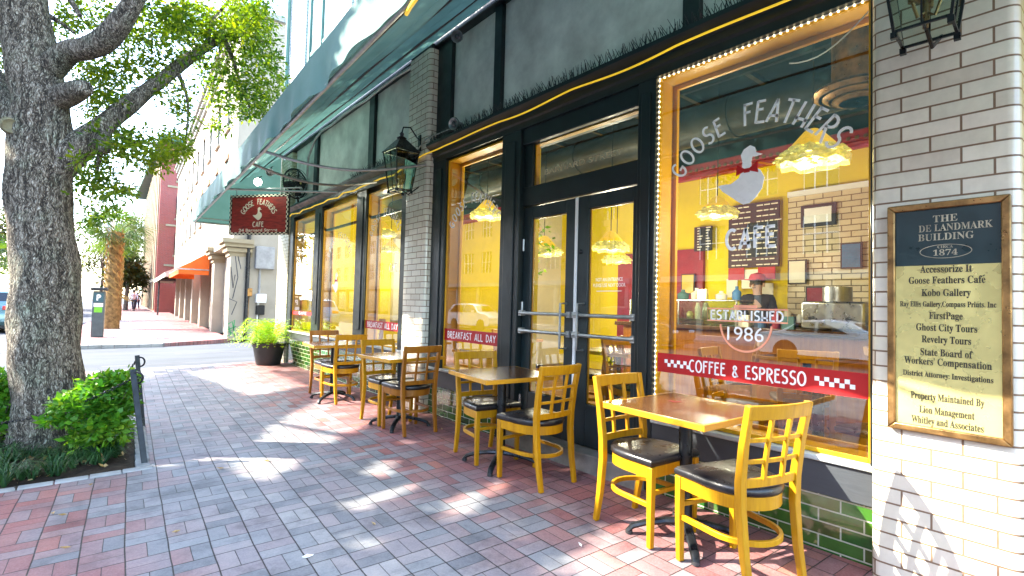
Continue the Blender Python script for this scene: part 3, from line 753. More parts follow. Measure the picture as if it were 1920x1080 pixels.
MB().box(DX-.012, 3.285, .23, DX+.052, 3.313, 2.488).build('meeting_strip', 'white_paint', BLD)
MB().lathe([(.0, -.02), (.02, -.015), (.022, 0), (.012, .01)], (0, 0, 0), 12, Matrix.Translation((DX-.006, 3.245, 1.98)) @ Euler((0, R(-90), 0)).to_matrix().to_4x4()).build('lock', 'dark_iron', dR, smooth=True)
mb = font_mesh('NOT AN ENTRANCE', .044, lambda u, v, d: (DX+.018-d, 2.92-u, 1.715+v), .30, .0)
mb2 = font_mesh('PLEASE USE NEXT DOOR', .044, lambda u, v, d: (DX+.018-d, 2.92-u, 1.665+v), .36, .0)
mb2.build('lettering', 'lettering_white', dR); mb.box(DX+.017, 2.78, 1.612, DX+.018, 3.06, 1.618)
mb.build('lettering', 'lettering_white', dR)

# ---- entablature: lintel mouldings, ledge, stucco panels, upper beam
def molding(y0, y1):
    prof = [(XF+.2, 3.305), (XF-.035, 3.305), (XF-.035, 3.37), (XF-.055, 3.385), (XF-.055, 3.44), (XF-.09, 3.46), (XF-.15, 3.50), (XF-.15, 3.535), (XF+.2, 3.535)]
    m = MB().prism([(a, b) for a, b in prof], y0, y1, lambda a, b, z: (a, z, b))
    return m.build('cornice', 'green_black', BLD, smooth=True, angle=25)
molding(.93, 5.835); molding(6.43, 12.12); molding(-4, .335)
PX = XF+.05
def panel(y0, y1, z0=3.53, z1=4.86): MB().box(PX, y0, z0, PX+.05, y1, z1).build('stucco_panel', 'stucco', BLD)
def mull(y0, y1, z0=3.536, z1=4.86): MB().box(PX-.055, y0, z0, PX+.06, y1, z1).build('panel_post', 'green_black', BLD, bevel=.005)
mull(5.50, 5.835); panel(4.60, 5.50); mull(4.47, 4.60); panel(2.19, 4.47); mull(2.05, 2.19); panel(.93, 2.05)
panel(6.43, 7.82); mull(7.82, 8.02); panel(8.02, 10.55); mull(10.55, 10.74); panel(10.74, 12.1)
panel(-4, .335)
MB().box(XF-.06, -4, 4.86, XF+.25, 12.97, 5.10).build('upper_beam', 'green_black', BLD, bevel=.01)
# ---- upper storeys, painted brick with tall sashes
UZ0, UZ1 = 5.10, 12.6
def upper_wall():
    mb = MB(); x = XF-.02
    bays = [(9.95, 11.62), (7.0, 8.95), (4.2, 6.1), (1.4, 3.3), (-1.4, .5)]
    ys = 12.95; rows = [(5.3, 8.4), (9.2, 11.6)]
    for (a, b) in bays:
        mb.wallx(x, b, ys, UZ0, UZ1, .3)
        for z0, z1 in ((UZ0, rows[0][0]), (rows[0][1], rows[1][0]), (rows[1][1], UZ1)): mb.wallx(x, a, b, z0, z1, .3)
        ys = a
    mb.wallx(x, -4, ys, UZ0, UZ1, .3)
    mb.build('upper_wall', 'wall_brick_white', BLD)
    for (a, b) in bays[:3]:
        for z0, z1 in rows:
            m = (a+b)/2; fr = MB()
            for p, q in ((a, a+.16), (m-.10, m+.10), (b-.16, b)): fr.box(x+.04, p, z0, x+.16, q, z1)
            for p, q in ((z0, z0+.08), ((z0+z1)/2-.05, (z0+z1)/2+.05), (z1-.1, z1)): fr.box(x+.06, a+.16, p, x+.14, m-.10, q); fr.box(x+.06, m+.10, p, x+.14, b-.16, q)
            f = fr.build('sash_window', 'awning_cloth', BLD, bevel=.01)
            MB().box(x+.09, a+.16, z0+.08, x+.10, b-.16, z1-.1).build('pane', 'upper_pane', f)
            MB().box(x-.06, a-.08, z0-.12, x+.2, b+.08, z0-.002).build('window_ledge', 'wall_brick_white', f)
            MB().box(x-.03, a-.1, z1+.002, x+.03, b+.1, z1+.22).build('window_head', 'white_paint', f)
pm('upper_pane', (.28, .34, .34), .08, var=.3, scale=1.5, coat=.6)
upper_wall()
MB().tube([(3.33, 12.78, 5.2), (3.33, 12.78, 12.4)], .055, 8).build('downpipe', 'awning_cloth', BLD, smooth=True)
# side wall along the lane
MB().wally(12.95, 3.70, 16, 0, UZ1, .25).build('side_wall', 'wall_brick_white', BLD)
MB().box(3.4, -4, UZ1, 16, 13.2, UZ1+.3).build('roof', 'kerb_stone', BLD)

# ---- interior shell
ZI = .20
MB().box(XF+.22, -.2, ZI-.1, 9.6, 12.9, ZI).build('inside_floor', 'floor_inside', BLD)
MB().box(XF+.22, -.4, 4.70, 9.6, 12.9, 4.85).build('inside_ceiling', 'ceiling_black', BLD)
MB().box(8.2, -.2, ZI, 8.4, 12.9, 3.86).build('inside_wall', 'yellow_wall', BLD); MB().box(8.2, -.2, 4.02, 8.4, 12.9, 4.70).build('inside_wall', 'ceiling_black', BLD)
MB().box(XF+.22, 12.75, ZI, 8.2, 12.9, 4.70).build('inside_wall', 'yellow_wall', BLD)
MB().box(XF+.22, -.4, ZI, 8.2, -.2, 4.70).build('inside_wall', 'yellow_wall', BLD)
MB().box(7.1, 8.3, ZI, 8.2, 8.45, 4.70).build('inside_wall', 'pale_wall', BLD)
MB().box(6.2, 12.6, 1.0, 8.1, 12.74, 3.2).build('inside_wall', 'pale_wall', BLD)
# inner face of the front wall above and below openings
for a, b in ((-.2, .955), (2.40, 2.57), (4.06, 4.37), (5.53, 6.70), (7.95, 8.34), (10.05, 10.46), (11.87, 12.75)):
    MB().box(XF+.205, a, ZI, XF+.26, b, 4.70).build('inside_wall', 'yellow_wall', BLD)
for a, b in ((.955, 2.40), (2.57, 4.06), (4.37, 5.53), (6.70, 7.95), (8.34, 10.05), (10.46, 11.87)):
    MB().box(XF+.215, a, 3.32, XF+.25, b, 4.70).build('inside_wall', 'yellow_wall', BLD)
# red bracketed moulding along the back wall and the side partition
mb = MB().box(8.02, -.2, 3.88, 8.2, 12.75, 4.02); mb.box(8.10, -.2, 3.78, 8.199, 12.75, 3.88)
mb.build('red_moulding', 'red_trim', BLD, bevel=.02)
mb = MB()
for i in range(120): mb.cbox((8.012, -.1+i*.105, 3.90), (.02, .045, .045))
mb.build('bead_row', 'bronze', BLD)
MB().box(8.12, 4.75, ZI, 8.195, 6.6, 2.55).build('wall_panel', 'crimson', BLD)
MB().wallx(8.13, .2, 3.36, 1.15, 3.22, .06).build('brick_panel', 'interior_brick', BLD)
MB().box(8.10, .2, 3.222, 8.195, 3.36, 3.30).build('brick_cap', 'white_paint', BLD)
# ceiling grid, ducts and round vent
mb = MB()
for y in np.arange(.3, 12.6, .9): mb.box(3.7, y, 4.40, 8.1, y+.06, 4.47)
for x in np.arange(4.1, 8.1, .9): mb.box(x, 0, 4.32, x+.06, 12.7, 4.38)
mb.build('ceiling_grid', 'duct_metal', BLD)
mb = MB().tube([(6.2, -.1, 3.95), (6.2, 4.2, 3.95), (6.2, 12.6, 3.95)], .26, 20)
for y in np.arange(.6, 12, 1.3): mb.tube([(6.2, y, 3.95), (6.2, y+.06, 3.95)], .275, 20)
mb.build('duct', 'duct_metal', BLD, smooth=True)
mb = MB()
for r, z in ((.30, 3.40), (.22, 3.37), (.14, 3.34)): mb.lathe([(r, z), (r+.05, z+.03), (r+.03, z+.06), (r-.02, z+.05), (r, z)], (5.15, 1.55, 0), 28)
mb.tube([(5.15, 1.55, 3.36), (5.15, 1.55, 4.4)], .20, 20)
mb.build('ceiling_vent', 'bronze', BLD, smooth=True)

# ================================================================== AWNING
AW = root('awning', (1.5, 6, 3.1), 'long dark green cloth awning with drooping valance over the shopfront', 'awning')
ax = lambda y: 1.14+.0345*(y+0.5)             # outer edge
Y0a, Y1a = -3.0, 13.0
ys = np.linspace(Y0a, Y1a, 130)
mb = MB()                                     # sloping canopy, with the cloth sagging between purlins
nsl = 40; wy = []
def cano(t, y):
    x0, z0 = ax(y), 3.43; x1, z1 = 3.33, 4.93
    sag = -.055*abs(math.sin(math.pi*t*9)) + .02*math.sin(y*2.1+t*3)*math.sin(math.pi*t)
    return (x0+(x1-x0)*t, y, z0+(z1-z0)*t+sag)
V = [cano(i/nsl, y) for y in ys for i in range(nsl+1)]
F = [(j*(nsl+1)+i, j*(nsl+1)+i+1, (j+1)*(nsl+1)+i+1, (j+1)*(nsl+1)+i) for j in range(len(ys)-1) for i in range(nsl)]
mb.add(V, F); mb.build('canopy', 'awning_cloth', AW, smooth=True)
mb = MB(); V = []; nz = 5
yv = np.linspace(Y0a, Y1a, 420)
for y in yv:
    for i in range(nz+1):
        t = i/nz; wv = .022*math.sin(y*5.2)*(1-t)+.012*math.sin(y*13+1)*(1-t)
        V.append((ax(y)-.02+wv, y, 3.10+(3.435-3.10)*t+(.012*math.sin(y*9) if i == 0 else 0)))
F = [(j*(nz+1)+i, (j+1)*(nz+1)+i, (j+1)*(nz+1)+i+1, j*(nz+1)+i+1) for j in range(len(yv)-1) for i in range(nz)]
mb.add(V, F); mb.build('valance', 'awning_cloth', AW, smooth=True)
mb = MB(); a, b = ax(13.0), 3.36               # closing end cloth and its hem
mb.add([(a, 13.0, 3.10), (b, 13.0, 3.12), (b, 13.0, 4.90), (a, 13.0, 3.43)], [(0, 1, 2, 3)]); mb.build('end_panel', 'awning_cloth', AW)
mb = MB()
mb.tube([(ax(y)+.03, y, 3.12) for y in (Y0a, 3, 8, 12.98)], .02, 8); mb.tube([(ax(y)+.03, y, 3.40) for y in (Y0a, 3, 8, 12.98)], .016, 8)
mb.tube([(a+.03, 12.97, 3.12), (b, 12.97, 3.14)], .018, 8); mb.tube([(a+.03, 12.97, 3.22), (b, 12.97, 3.24)], .012, 8)
mb.build('frame_bar', 'galvanised', AW, smooth=True)
mb = MB()
for t in (.25, .5, .75): mb.tube([(ax(y)+(3.33-ax(y))*t, y, 3.43+1.5*t-.055) for y in (Y0a, 3, 8, 12.9)], .014, 6)
mb.build('purlin', 'dark_iron', AW, smooth=True)
for (pa, pb, zz) in ((at(527, 268, 5.9), Vector((3.27, 5.84, 3.27)), 3.25), (at(492, 297, 6.4), Vector((3.27, 7.35, 3.30)), 3.25), (at(420, 358, 8.6), Vector((3.27, 8.95, 3.40)), 3.2)):
    pa = Vector((ax(pa.y)+.04, pa.y, 3.14 if pa.y < 8.2 else 3.30)); pts = []
    for i in range(13):
        t = i/12; p = pa.lerp(pb, t); p.z -= (.16 if pa.y < 8 else .01)*math.sin(math.pi*t)*(1-.2*t); pts.append(p)
    MB().tube(pts, .017, 8).build('tie_rod', 'galvanised', AW, smooth=True)
for i, y in enumerate(np.arange(-2, 13, 1.55)):
    pass

# ================================================================== CORNICE DRESSING
def spikes(y0, y1, label):
    t = root('bird_spike_strip', (XF-.11, (y0+y1)/2, 3.536), label, 'bird spikes', 'bird spikes on the shopfront ledge')
    MB().box(XF-.135, y0, 3.537, XF-.085, y1, 3.543).build('base_strip', 'black_plastic', t)
    mb = MB()
    for y in np.arange(y0+.01, y1, .022):
        for k in range(2):
            b = Vector((XF-.11+random.uniform(-.02, .02), y, 3.54)); d = Vector((random.uniform(-.9, .35), random.uniform(-.5, .5), 1)).normalized()*random.uniform(.07, .115)
            mb.tube([b, b+d], [.0042, .002], 3, False)
    mb.build('needles', 'green_black', t)
spikes(.95, 5.80, 'black bird spikes along the ledge above the doors and the big window')
spikes(6.45, 8.4, 'black bird spikes along the ledge past the brick pier with the far lantern')
# yellow rope light looped under the ledge
pts = []
for i in range(120):
    y = -.3+i*(5.85+.3)/119; pts.append((XF-.115-(.12 if y < .95 else 0), y, 3.44+.010*math.sin(y*4.3)-.012*abs(math.sin(y*2.9))))
pts += [(3.262, 5.90, 3.41), (3.262, 6.2, 3.38), (3.262, 6.46, 3.34)]
t = tag(MB().tube(pts, .0085, 8).build('rope_light', 'rope_light', smooth=True), 'yellow rope light strung above the doors and the big window', 'rope light')
pts = [(3.33-.05*(i % 2 == 0), 6.5+i*.37, 3.36-.03*abs(math.sin(i*1.1))) for i in range(16)]
tag(MB().tube(pts, .012, 8).build('rope_light', 'rope_light', smooth=True), 'yellow rope light above the three far windows', 'rope light')
pts = [at(762, 26, 2.9), at(770, 12, 2.75), at(784, -8, 2.6)]
tag(MB().tube(pts, .012, 8).build('rope_light', 'rope_light', smooth=True), 'short loose end of yellow rope light hanging under the awning cloth', 'rope light')
# bulbs round the big window
BL = root('light_string', (XF, 1.7, .66), 'string of tiny warm bulbs edging the big window with the red banner', 'light string')
mb = MB(); wire = MB(); per = []
for z in np.arange(.68, 3.29, .042): per.append((XF+.006, 2.392, z))
for y in np.arange(2.39, .97, -.042): per.append((XF+.006, y, 3.296))
for p in per: mb.cbox(p, (.009, .009, .012))
mb.build('bulb_row', 'bulb_warm', BL)['kind'] = 'stuff'
wire.tube([(XF+.008, 2.396, .66), (XF+.008, 2.396, 3.300), (XF+.008, .965, 3.300)], .004, 5); wire.build('wire', 'white_paint', BL)
# white lead drooping in the top right of that window
pts = [(XF+.03, .98+i*.055, 3.24-.11*math.sin(i/8*2.6)-.012*i) for i in range(9)]
tag(MB().tube(pts, .005, 6).build('loose_cable', 'white_paint', smooth=True), 'thin white cable drooping across the top corner of the big window', 'cable')

# ================================================================== LANTERNS
def lantern(x, y, z, label, s=1.0, lit=False):
    """four-sided tapering glass lantern on a bracket from the pier behind it"""
    t = root('wall_lantern', (x, y, z), label, 'lantern', 'glass wall lanterns on the brick piers')
    b, tp, h = .105*s, .165*s, .50*s
    ang = R(4); M = Matrix.Translation((x, y, z)) @ Matrix.Rotation(ang, 4, 'Z')
    P = lambda a, c, q: M @ Vector((a, c, q))
    cb = [(-b, -b), (b, -b), (b, b), (-b, b)]; ct = [(-tp, -tp), (tp, -tp), (tp, tp), (-tp, tp)]
    mb = MB()
    for i in range(4):
        mb.tube([P(*cb[i], -.012), P(*ct[i], h)], .006*s, 4); j = (i+1) % 4
        mb.tube([P(*cb[i], 0), P(*cb[j], 0)], .006*s, 4); mb.tube([P(*ct[i], h), P(*ct[j], h)], .008*s, 4)
        k = .085*s
        mb.tube([P((cb[i][0]+cb[j][0])/2, (cb[i][1]+cb[j][1])/2, 0), P((ct[i][0]+ct[j][0])/2, (ct[i][1]+ct[j][1])/2, h)], .0035*s, 4)
        mb.cbox(P(*cb[i], -.02), (.026*s, .026*s, .03*s), (0, 0, ang))
    mb.tube([P(-b, 0, .02), P(b, 0, .02)], .005*s, 4)
    mb.build('frame', 'cast_iron', t, bevel=0)
    mb = MB()
    for i in range(4):
        j = (i+1) % 4; mb.add([P(cb[i][0]*.97, cb[i][1]*.97, .005), P(cb[j][0]*.97, cb[j][1]*.97, .005), P(ct[j][0]*.97, ct[j][1]*.97, h-.005), P(ct[i][0]*.97, ct[i][1]*.97, h-.005)], [(0, 1, 2, 3)])
    mb.build('glass', 'lantern_glass', t)
    mb = MB(); top = h+.17*s
    for i in range(4):
        j = (i+1) % 4; mb.add([P(ct[i][0]*1.12, ct[i][1]*1.12, h), P(ct[j][0]*1.12, ct[j][1]*1.12, h), P(ct[j][0]*.3, ct[j][1]*.3, top), P(ct[i][0]*.3, ct[i][1]*.3, top)], [(0, 1, 2, 3)])
    mb.lathe([(.05*s, top), (.065*s, top+.02), (.02*s, top+.05), (.03*s, top+.08), (.0, top+.11)], (x, y, z), 12)
    mb.build('roof', 'cast_iron', t)
    mb = MB(); bx = x+.03
    mb.tube([(x, y, z+top+.09), (x+.02, y, z+top+.17), (x+.12, y, z+top+.19), (x+.2, y, z+top+.10), (3.30, y, z+top+.03)], .010, 8)
    mb.tube([(x, y, z+.03), (x+.12, y, z-.03), (3.30, y, z+.1)], .009, 8)
    mb.box(3.275, y-.03, z+top-.1, 3.30, y+.03, z+top+.12)
    mb.build('bracket', 'cast_iron', t, smooth=True)
    mb = MB().tube([(x, y, z+.02), (x, y, z+.16)], .012*s, 8)
    mb.lathe([(.0, .15), (.045*s, .16), (.05*s, .19), (.03*s, .2), (.0, .2)], (x, y, z), 12)
    for dx, dy in ((.06, .0), (-.05, .04), (0, -.06)):
        mb.tube([(x, y, z+.10), (x+dx*.6*s, y+dy*.6*s, z+.07), (x+dx*s, y+dy*s, z+.14)], .008*s, 6); mb.lathe([(.018*s, .14), (.02*s, .17), (.012*s, .23), (0, .24)], (x+dx*s, y+dy*s, z), 8)
    mb.build('burner', 'bronze', t, smooth=True)
    return t
LR = lantern(2.98, .62, 2.80, 'glass lantern with brass burner above the brass tenant directory', .98)
lantern(3.02, 6.05, 2.92, 'smaller looking glass lantern on the pier between the windows, under the tie rod', 1.0)

pm('window_dark', (.05, .05, .055), .2)
# ================================================================== FAN, SPOTLIGHTS, CABLES
fc = Vector((3.20, 11.25, 3.93))
FN = root('wall_fan', fc, 'round black caged fan mounted high beside the hanging red sign', 'fan')
M = Matrix.Translation(fc) @ Euler((R(90), 0, R(28))).to_matrix().to_4x4()
mb = MB()
for r in (.10, .17, .24, .30): mb.tube([M @ Vector((r*math.cos(a), r*math.sin(a), .08+.05*(1-r/.3))) for a in np.linspace(0, 2*math.pi, 33)], .006, 5)
mb.tube([M @ Vector((.31*math.cos(a), .31*math.sin(a), .0)) for a in np.linspace(0, 2*math.pi, 33)], .016, 6)
for i in range(36):
    a = 2*math.pi*i/36; mb.tube([M @ Vector((.05*math.cos(a), .05*math.sin(a), .13)), M @ Vector((.24*math.cos(a+.2), .24*math.sin(a+.2), .10)), M @ Vector((.31*math.cos(a+.3), .31*math.sin(a+.3), 0)), M @ Vector((.25*math.cos(a+.3), .25*math.sin(a+.3), -.1))], .0035, 4)
mb.build('cage', 'black_plastic', FN)
mb = MB()
for i in range(5):
    a = 2*math.pi*i/5
    mb.add([M @ Vector((r*math.cos(a+o), r*math.sin(a+o), q)) for r, o, q in ((.05, 0, .02), (.26, -.25, -.02), (.28, .25, .05), (.06, .5, .05))], [(0, 1, 2, 3)])
mb.build('blades', 'black_plastic', FN)
MB().lathe([(.0, .15), (.04, .145), (.05, .12), (.05, -.1), (.07, -.12), (.07, -.25), (0, -.26)], (0, 0, 0), 16, M).build('motor', 'dark_iron', FN, smooth=True)
MB().lathe([(0, .158), (.025, .155), (.025, .148)], (0, 0, 0), 12, M).build('badge', 'brass', FN)
mb = MB().tube([fc+Vector((.05, .1, -.05)), fc+Vector((.12, .15, -.35)), Vector((3.42, 11.5, 3.56))], .02, 8); mb.tube([fc+Vector((.05, .1, 0)), Vector((3.42, 11.4, 3.95))], .025, 8)
mb.build('bracket', 'dark_iron', FN, smooth=True)
def spot(p, tgt, label, lit):
    t = root('spotlight', p, label, 'spotlight', 'small spotlights under the awning')
    d = (tgt-p).normalized(); M = Matrix.Translation(p) @ d.to_track_quat('Z', 'Y').to_matrix().to_4x4()
    MB().lathe([(.02, -.12), (.035, -.1), (.05, 0), (.075, .06), (.07, .06), (.03, .0)], (0, 0, 0), 14, M).build('shade', 'galvanised', t, smooth=True)
    MB().lathe([(.0, .045), (.025, .04), (.03, .05), (.0, .06)], (0, 0, 0), 14, M).build('lens', 'spot_lit' if lit else 'window_dark', t, smooth=True)
    MB().tube([p-d*.1, p+Vector((.05, .1, .12)), p+Vector((.1, .2, .16))], .01, 6).build('stem', 'dark_iron', t)
    if lit:
        l = bpy.data.lights.new('spotlight_lamp', 'POINT'); l.energy = 1.2; l.color = (1, 1, .85); l.shadow_soft_size = .04
        lo = bpy.data.objects.new('spotlight_lamp', l); COL.objects.link(lo); lo.location = Vector(d*.09); lo.parent = t
ps = at(484, 341, 9.8)
spot(ps, Vector((1.2, 6.5, 2.6)), 'lit spotlight shining under the far end of the awning, above the red sign', True)
spot(at(506, 322, 9.9), Vector((1.8, 7.5, 2.4)), 'unlit spotlight next to the lit one under the awning', False)
spot(Vector((3.30, 5.2, 4.72)), Vector((2.0, 4.2, 4.0)), 'small spotlight tucked under the beam above the doors', False)
spot(Vector((3.28, 5.15, 3.62)), Vector((2.3, 4.9, 3.5)), 'twin head floodlight standing on the spiked ledge by the pier', False)
pts = [Vector((3.33, 5.86+i*.53, 4.80-.02*math.sin(i*2))) for i in range(9)]+[Vector((3.33, 10.5, 4.72)), Vector((3.34, 10.9, 4.45)), Vector((3.36, 11.0, 4.05))]
tag(MB().tube(pts, .022, 8).build('conduit', 'galvanised', smooth=True), 'grey conduit running under the awning to the caged fan', 'conduit')
pts = [Vector((3.25, 6.35+i*.2, 3.66-.10*math.sin(i*.5))) for i in range(4)]; pts = [Vector((3.28, 5.2, 3.60)), Vector((3.25, 5.8, 3.60)), Vector((3.26, 6.1, 3.50)), Vector((3.26, 6.42, 3.36)), Vector((3.3, 6.46, 3.05))]
tag(MB().tube(pts, .008, 6).build('cable', 'galvanised', smooth=True), 'grey cable draped over the pier beside the far lantern', 'cable')
pts = [(3.36, 6.45+i*.45, 3.60+.01*(i % 2)) for i in range(13)]
tag(MB().tube(pts, .011, 6).build('conduit', 'galvanised', smooth=True), 'thin conduit lying along the ledge above the three far windows', 'conduit')

# ================================================================== HANGING SIGN
s0, s1 = at(434, 367, 10.05), at(543, 374, 9.75); s0b = at(431, 441, 10.05)
SW = (s1-s0); SW.z = 0; wdt = SW.length; sh = (s0.z-s0b.z); un = SW.normalized(); nrm = Vector((un.y, -un.x, 0))
SG = root('hanging_sign', (s0+s1)/2-Vector((0, 0, sh)), 'red carved cafe sign with white goose and checkered edge, hanging under the awning', 'sign')
sc = (s0+s1)/2; sc.z = s0.z-sh/2
def sfn(u, v, d): return sc+un*u+Vector((0, 0, v))+nrm*(.022+d)
def sbox(mb, u0, u1, v0, v1, d0, d1):
    vs = [sc+un*u+Vector((0, 0, v))+nrm*d for d in (d0, d1) for v in (v0, v1) for u in (u0, u1)]
    mb.add(vs, [(0, 2, 3, 1), (4, 5, 7, 6), (0, 1, 5, 4), (2, 6, 7, 3), (0, 4, 6, 2), (1, 3, 7, 5)])
hw, hh = wdt/2, sh/2
mb = MB(); sbox(mb, -hw+.03, hw-.03, -hh+.03, hh-.03, -.02, .02); mb.build('board', 'sign_red', SG)
q = .046; mb = MB(); sbox(mb, -hw, hw, hh-q, hh, -.025, .026); sbox(mb, -hw, hw, -hh, -hh+q, -.025, .026); sbox(mb, -hw, -hw+q, -hh+q, hh-q, -.025, .026); sbox(mb, hw-q, hw, -hh+q, hh-q, -.025, .026)
mb.build('border', 'dark_iron', SG)
mb = MB(); n = int(2*hw/.045)
c = 2*hw/n; m2 = int(2*hh/.045); c2 = 2*hh/m2
def chk(u0, v0, du, dv):
    mb.fill([(u0, v0), (u0+du, v0), (u0+du, v0+dv), (u0, v0+dv)], lambda a, b, d: sc+un*a+Vector((0, 0, b))+nrm*.0275, 0)
for i in range(n):
    for r in range(2):
        if (i+r) % 2 == 0:
            chk(-hw+i*c, hh-.022*(r+1), c, .022); chk(-hw+i*c, -hh+.022*r, c, .022)
for i in range(1, m2-1):
    for r in range(2):
        if (i+r) % 2 == 0:
            chk(-hw+.022*r, -hh+i*c2, .022, c2); chk(hw-.022*(r+1), -hh+i*c2, .022, c2)
mb.build('checker_edge', 'cream', SG)
mb = MB()
letters_arc(mb, 'GOOSE', sfn, .105, .017, 0, -.16, .36, 152, 108, 1.0); mb.build('lettering', 'cream', SG); mb = MB(); letters_arc(mb, 'FEATHERS', sfn, .105, .017, 0, -.16, .36, 95, 28, .95); mb.build('lettering', 'cream', SG); mb = MB()
letters(mb, 'CAFE', lambda u, v, d: sfn(u, v-.235, d), .095, .019, width=.24)
mb.build('lettering', 'cream', SG)
fm = font_mesh('24 Barnard Street', .075, lambda u, v, d: sfn(u, v-hh+.085, .001), wdt*.66, .002); fm.build('lettering', 'cream', SG)
mb = MB().fill([(a*.52, b*.52-.165) for a, b in goose_out], sfn, .004); mb.build('goose_emblem', 'cream', SG)
mb = MB()
for u in (-hw+.12, hw-.12): mb.tube([sc+un*u+Vector((0, 0, hh)), sc+un*u+Vector((0, 0, hh+.12))], .008, 6)
mb.tube([sc+un*(-hw)+Vector((0, 0, hh+.12)), sc+un*(hw+.25)+Vector((0, 0, hh+.12))], .012, 8)
mb.build('hanger', 'galvanised', SG)

# ================================================================== BRASS DIRECTORY PLAQUE
PXF = 3.255
PL = root('directory_plaque', (3.29, .60, .88), 'brass tenant directory with dark green heading in a bronze frame on the white pier', 'plaque')
y0, y1, z0, z1 = .367, .842, .878, 2.04; fw = .034
mb = MB()
mb.prism([(y0, z0), (y1, z0), (y1-fw, z0+fw), (y0+fw, z0+fw)], 3.29, PXF-.004, lambda a, b, x: (x, a, b))
mb.prism([(y0, z1), (y1, z1), (y1-fw, z1-fw), (y0+fw, z1-fw)], 3.29, PXF-.004, lambda a, b, x: (x, a, b))
mb.prism([(y0, z0), (y0, z1), (y0+fw, z1-fw), (y0+fw, z0+fw)], 3.29, PXF-.004, lambda a, b, x: (x, a, b))
mb.prism([(y1, z0), (y1, z1), (y1-fw, z1-fw), (y1-fw, z0+fw)], 3.29, PXF-.004, lambda a, b, x: (x, a, b))
mb.build('frame', 'bronze', PL, bevel=.006)
zd = 1.722
MB().box(PXF+.012, y0+fw, z0+fw, 3.289, y1-fw, zd).build('brass_plate', 'brass', PL)
MB().box(PXF+.010, y0+fw, zd+.001, 3.288, y1-fw, z1-fw).build('heading_plate', 'enamel_green', PL)
yc = (y0+y1)/2
def pf(z): return lambda u, v, d: (PXF+.0095-d, yc-u, z+v)
mb = MB()
for t, z, h, wd in (('THE', 1.953, .05, .095), ('DE LANDMARK', 1.908, .05, .28), ('BUILDING', 1.862, .05, .215), ('CIRCA', 1.812, .02, .06), ('1874', 1.782, .042, .095)):
    k = font_mesh(serif(t), h, pf(z) if t != 'DE LANDMARK' else (lambda u, v, d, z=z: (PXF+.0095-d, yc-.035-u, z+v)), wd); k.build('lettering', 'faded_gold', PL)
mb.stroke(arc(0, 0, .10, .034, 0, 360, 36), .003, pf(1.79), closed=True)
mb.build('oval_line', 'faded_gold', PL)
mb = MB()
def pf2(z): return lambda u, v, d: (PXF+.0115-d, yc-u, z+v)
for t, y, wd in (('Accessorize It', 504, .20), ('Goose Feathers Cafe', 525, .295), ('Kobo Gallery', 549, .19), ('Ray Ellis Gallery,Compass Prints, Inc', 571, .37), ('FirstPage', 593, .13), ('Ghost City Tours', 616, .235), ('Revelry Tours', 639, .19), ('State Board of', 664, .20), ("Workers' Compensation", 682, .335), ('District Attorney: Investigations', 707, .345), ('Property Maintained By', 750, .28), ('Lion Management', 776, .21), ('Whitley and Associates', 797, .275)):
    z = onX(1785, y, PXF).z
    h = .050 if wd/len(t) > .0115 else .038
    k = font_mesh(serif(t), h, pf2(z), wd, .0006)
    if t.endswith('Cafe'): k.fill([(wd/2-.012, .017), (wd/2-.004, .024), (wd/2-.001, .021), (wd/2-.008, .015)], pf2(z), .001)
    k.build('lettering', 'engraved', PL)

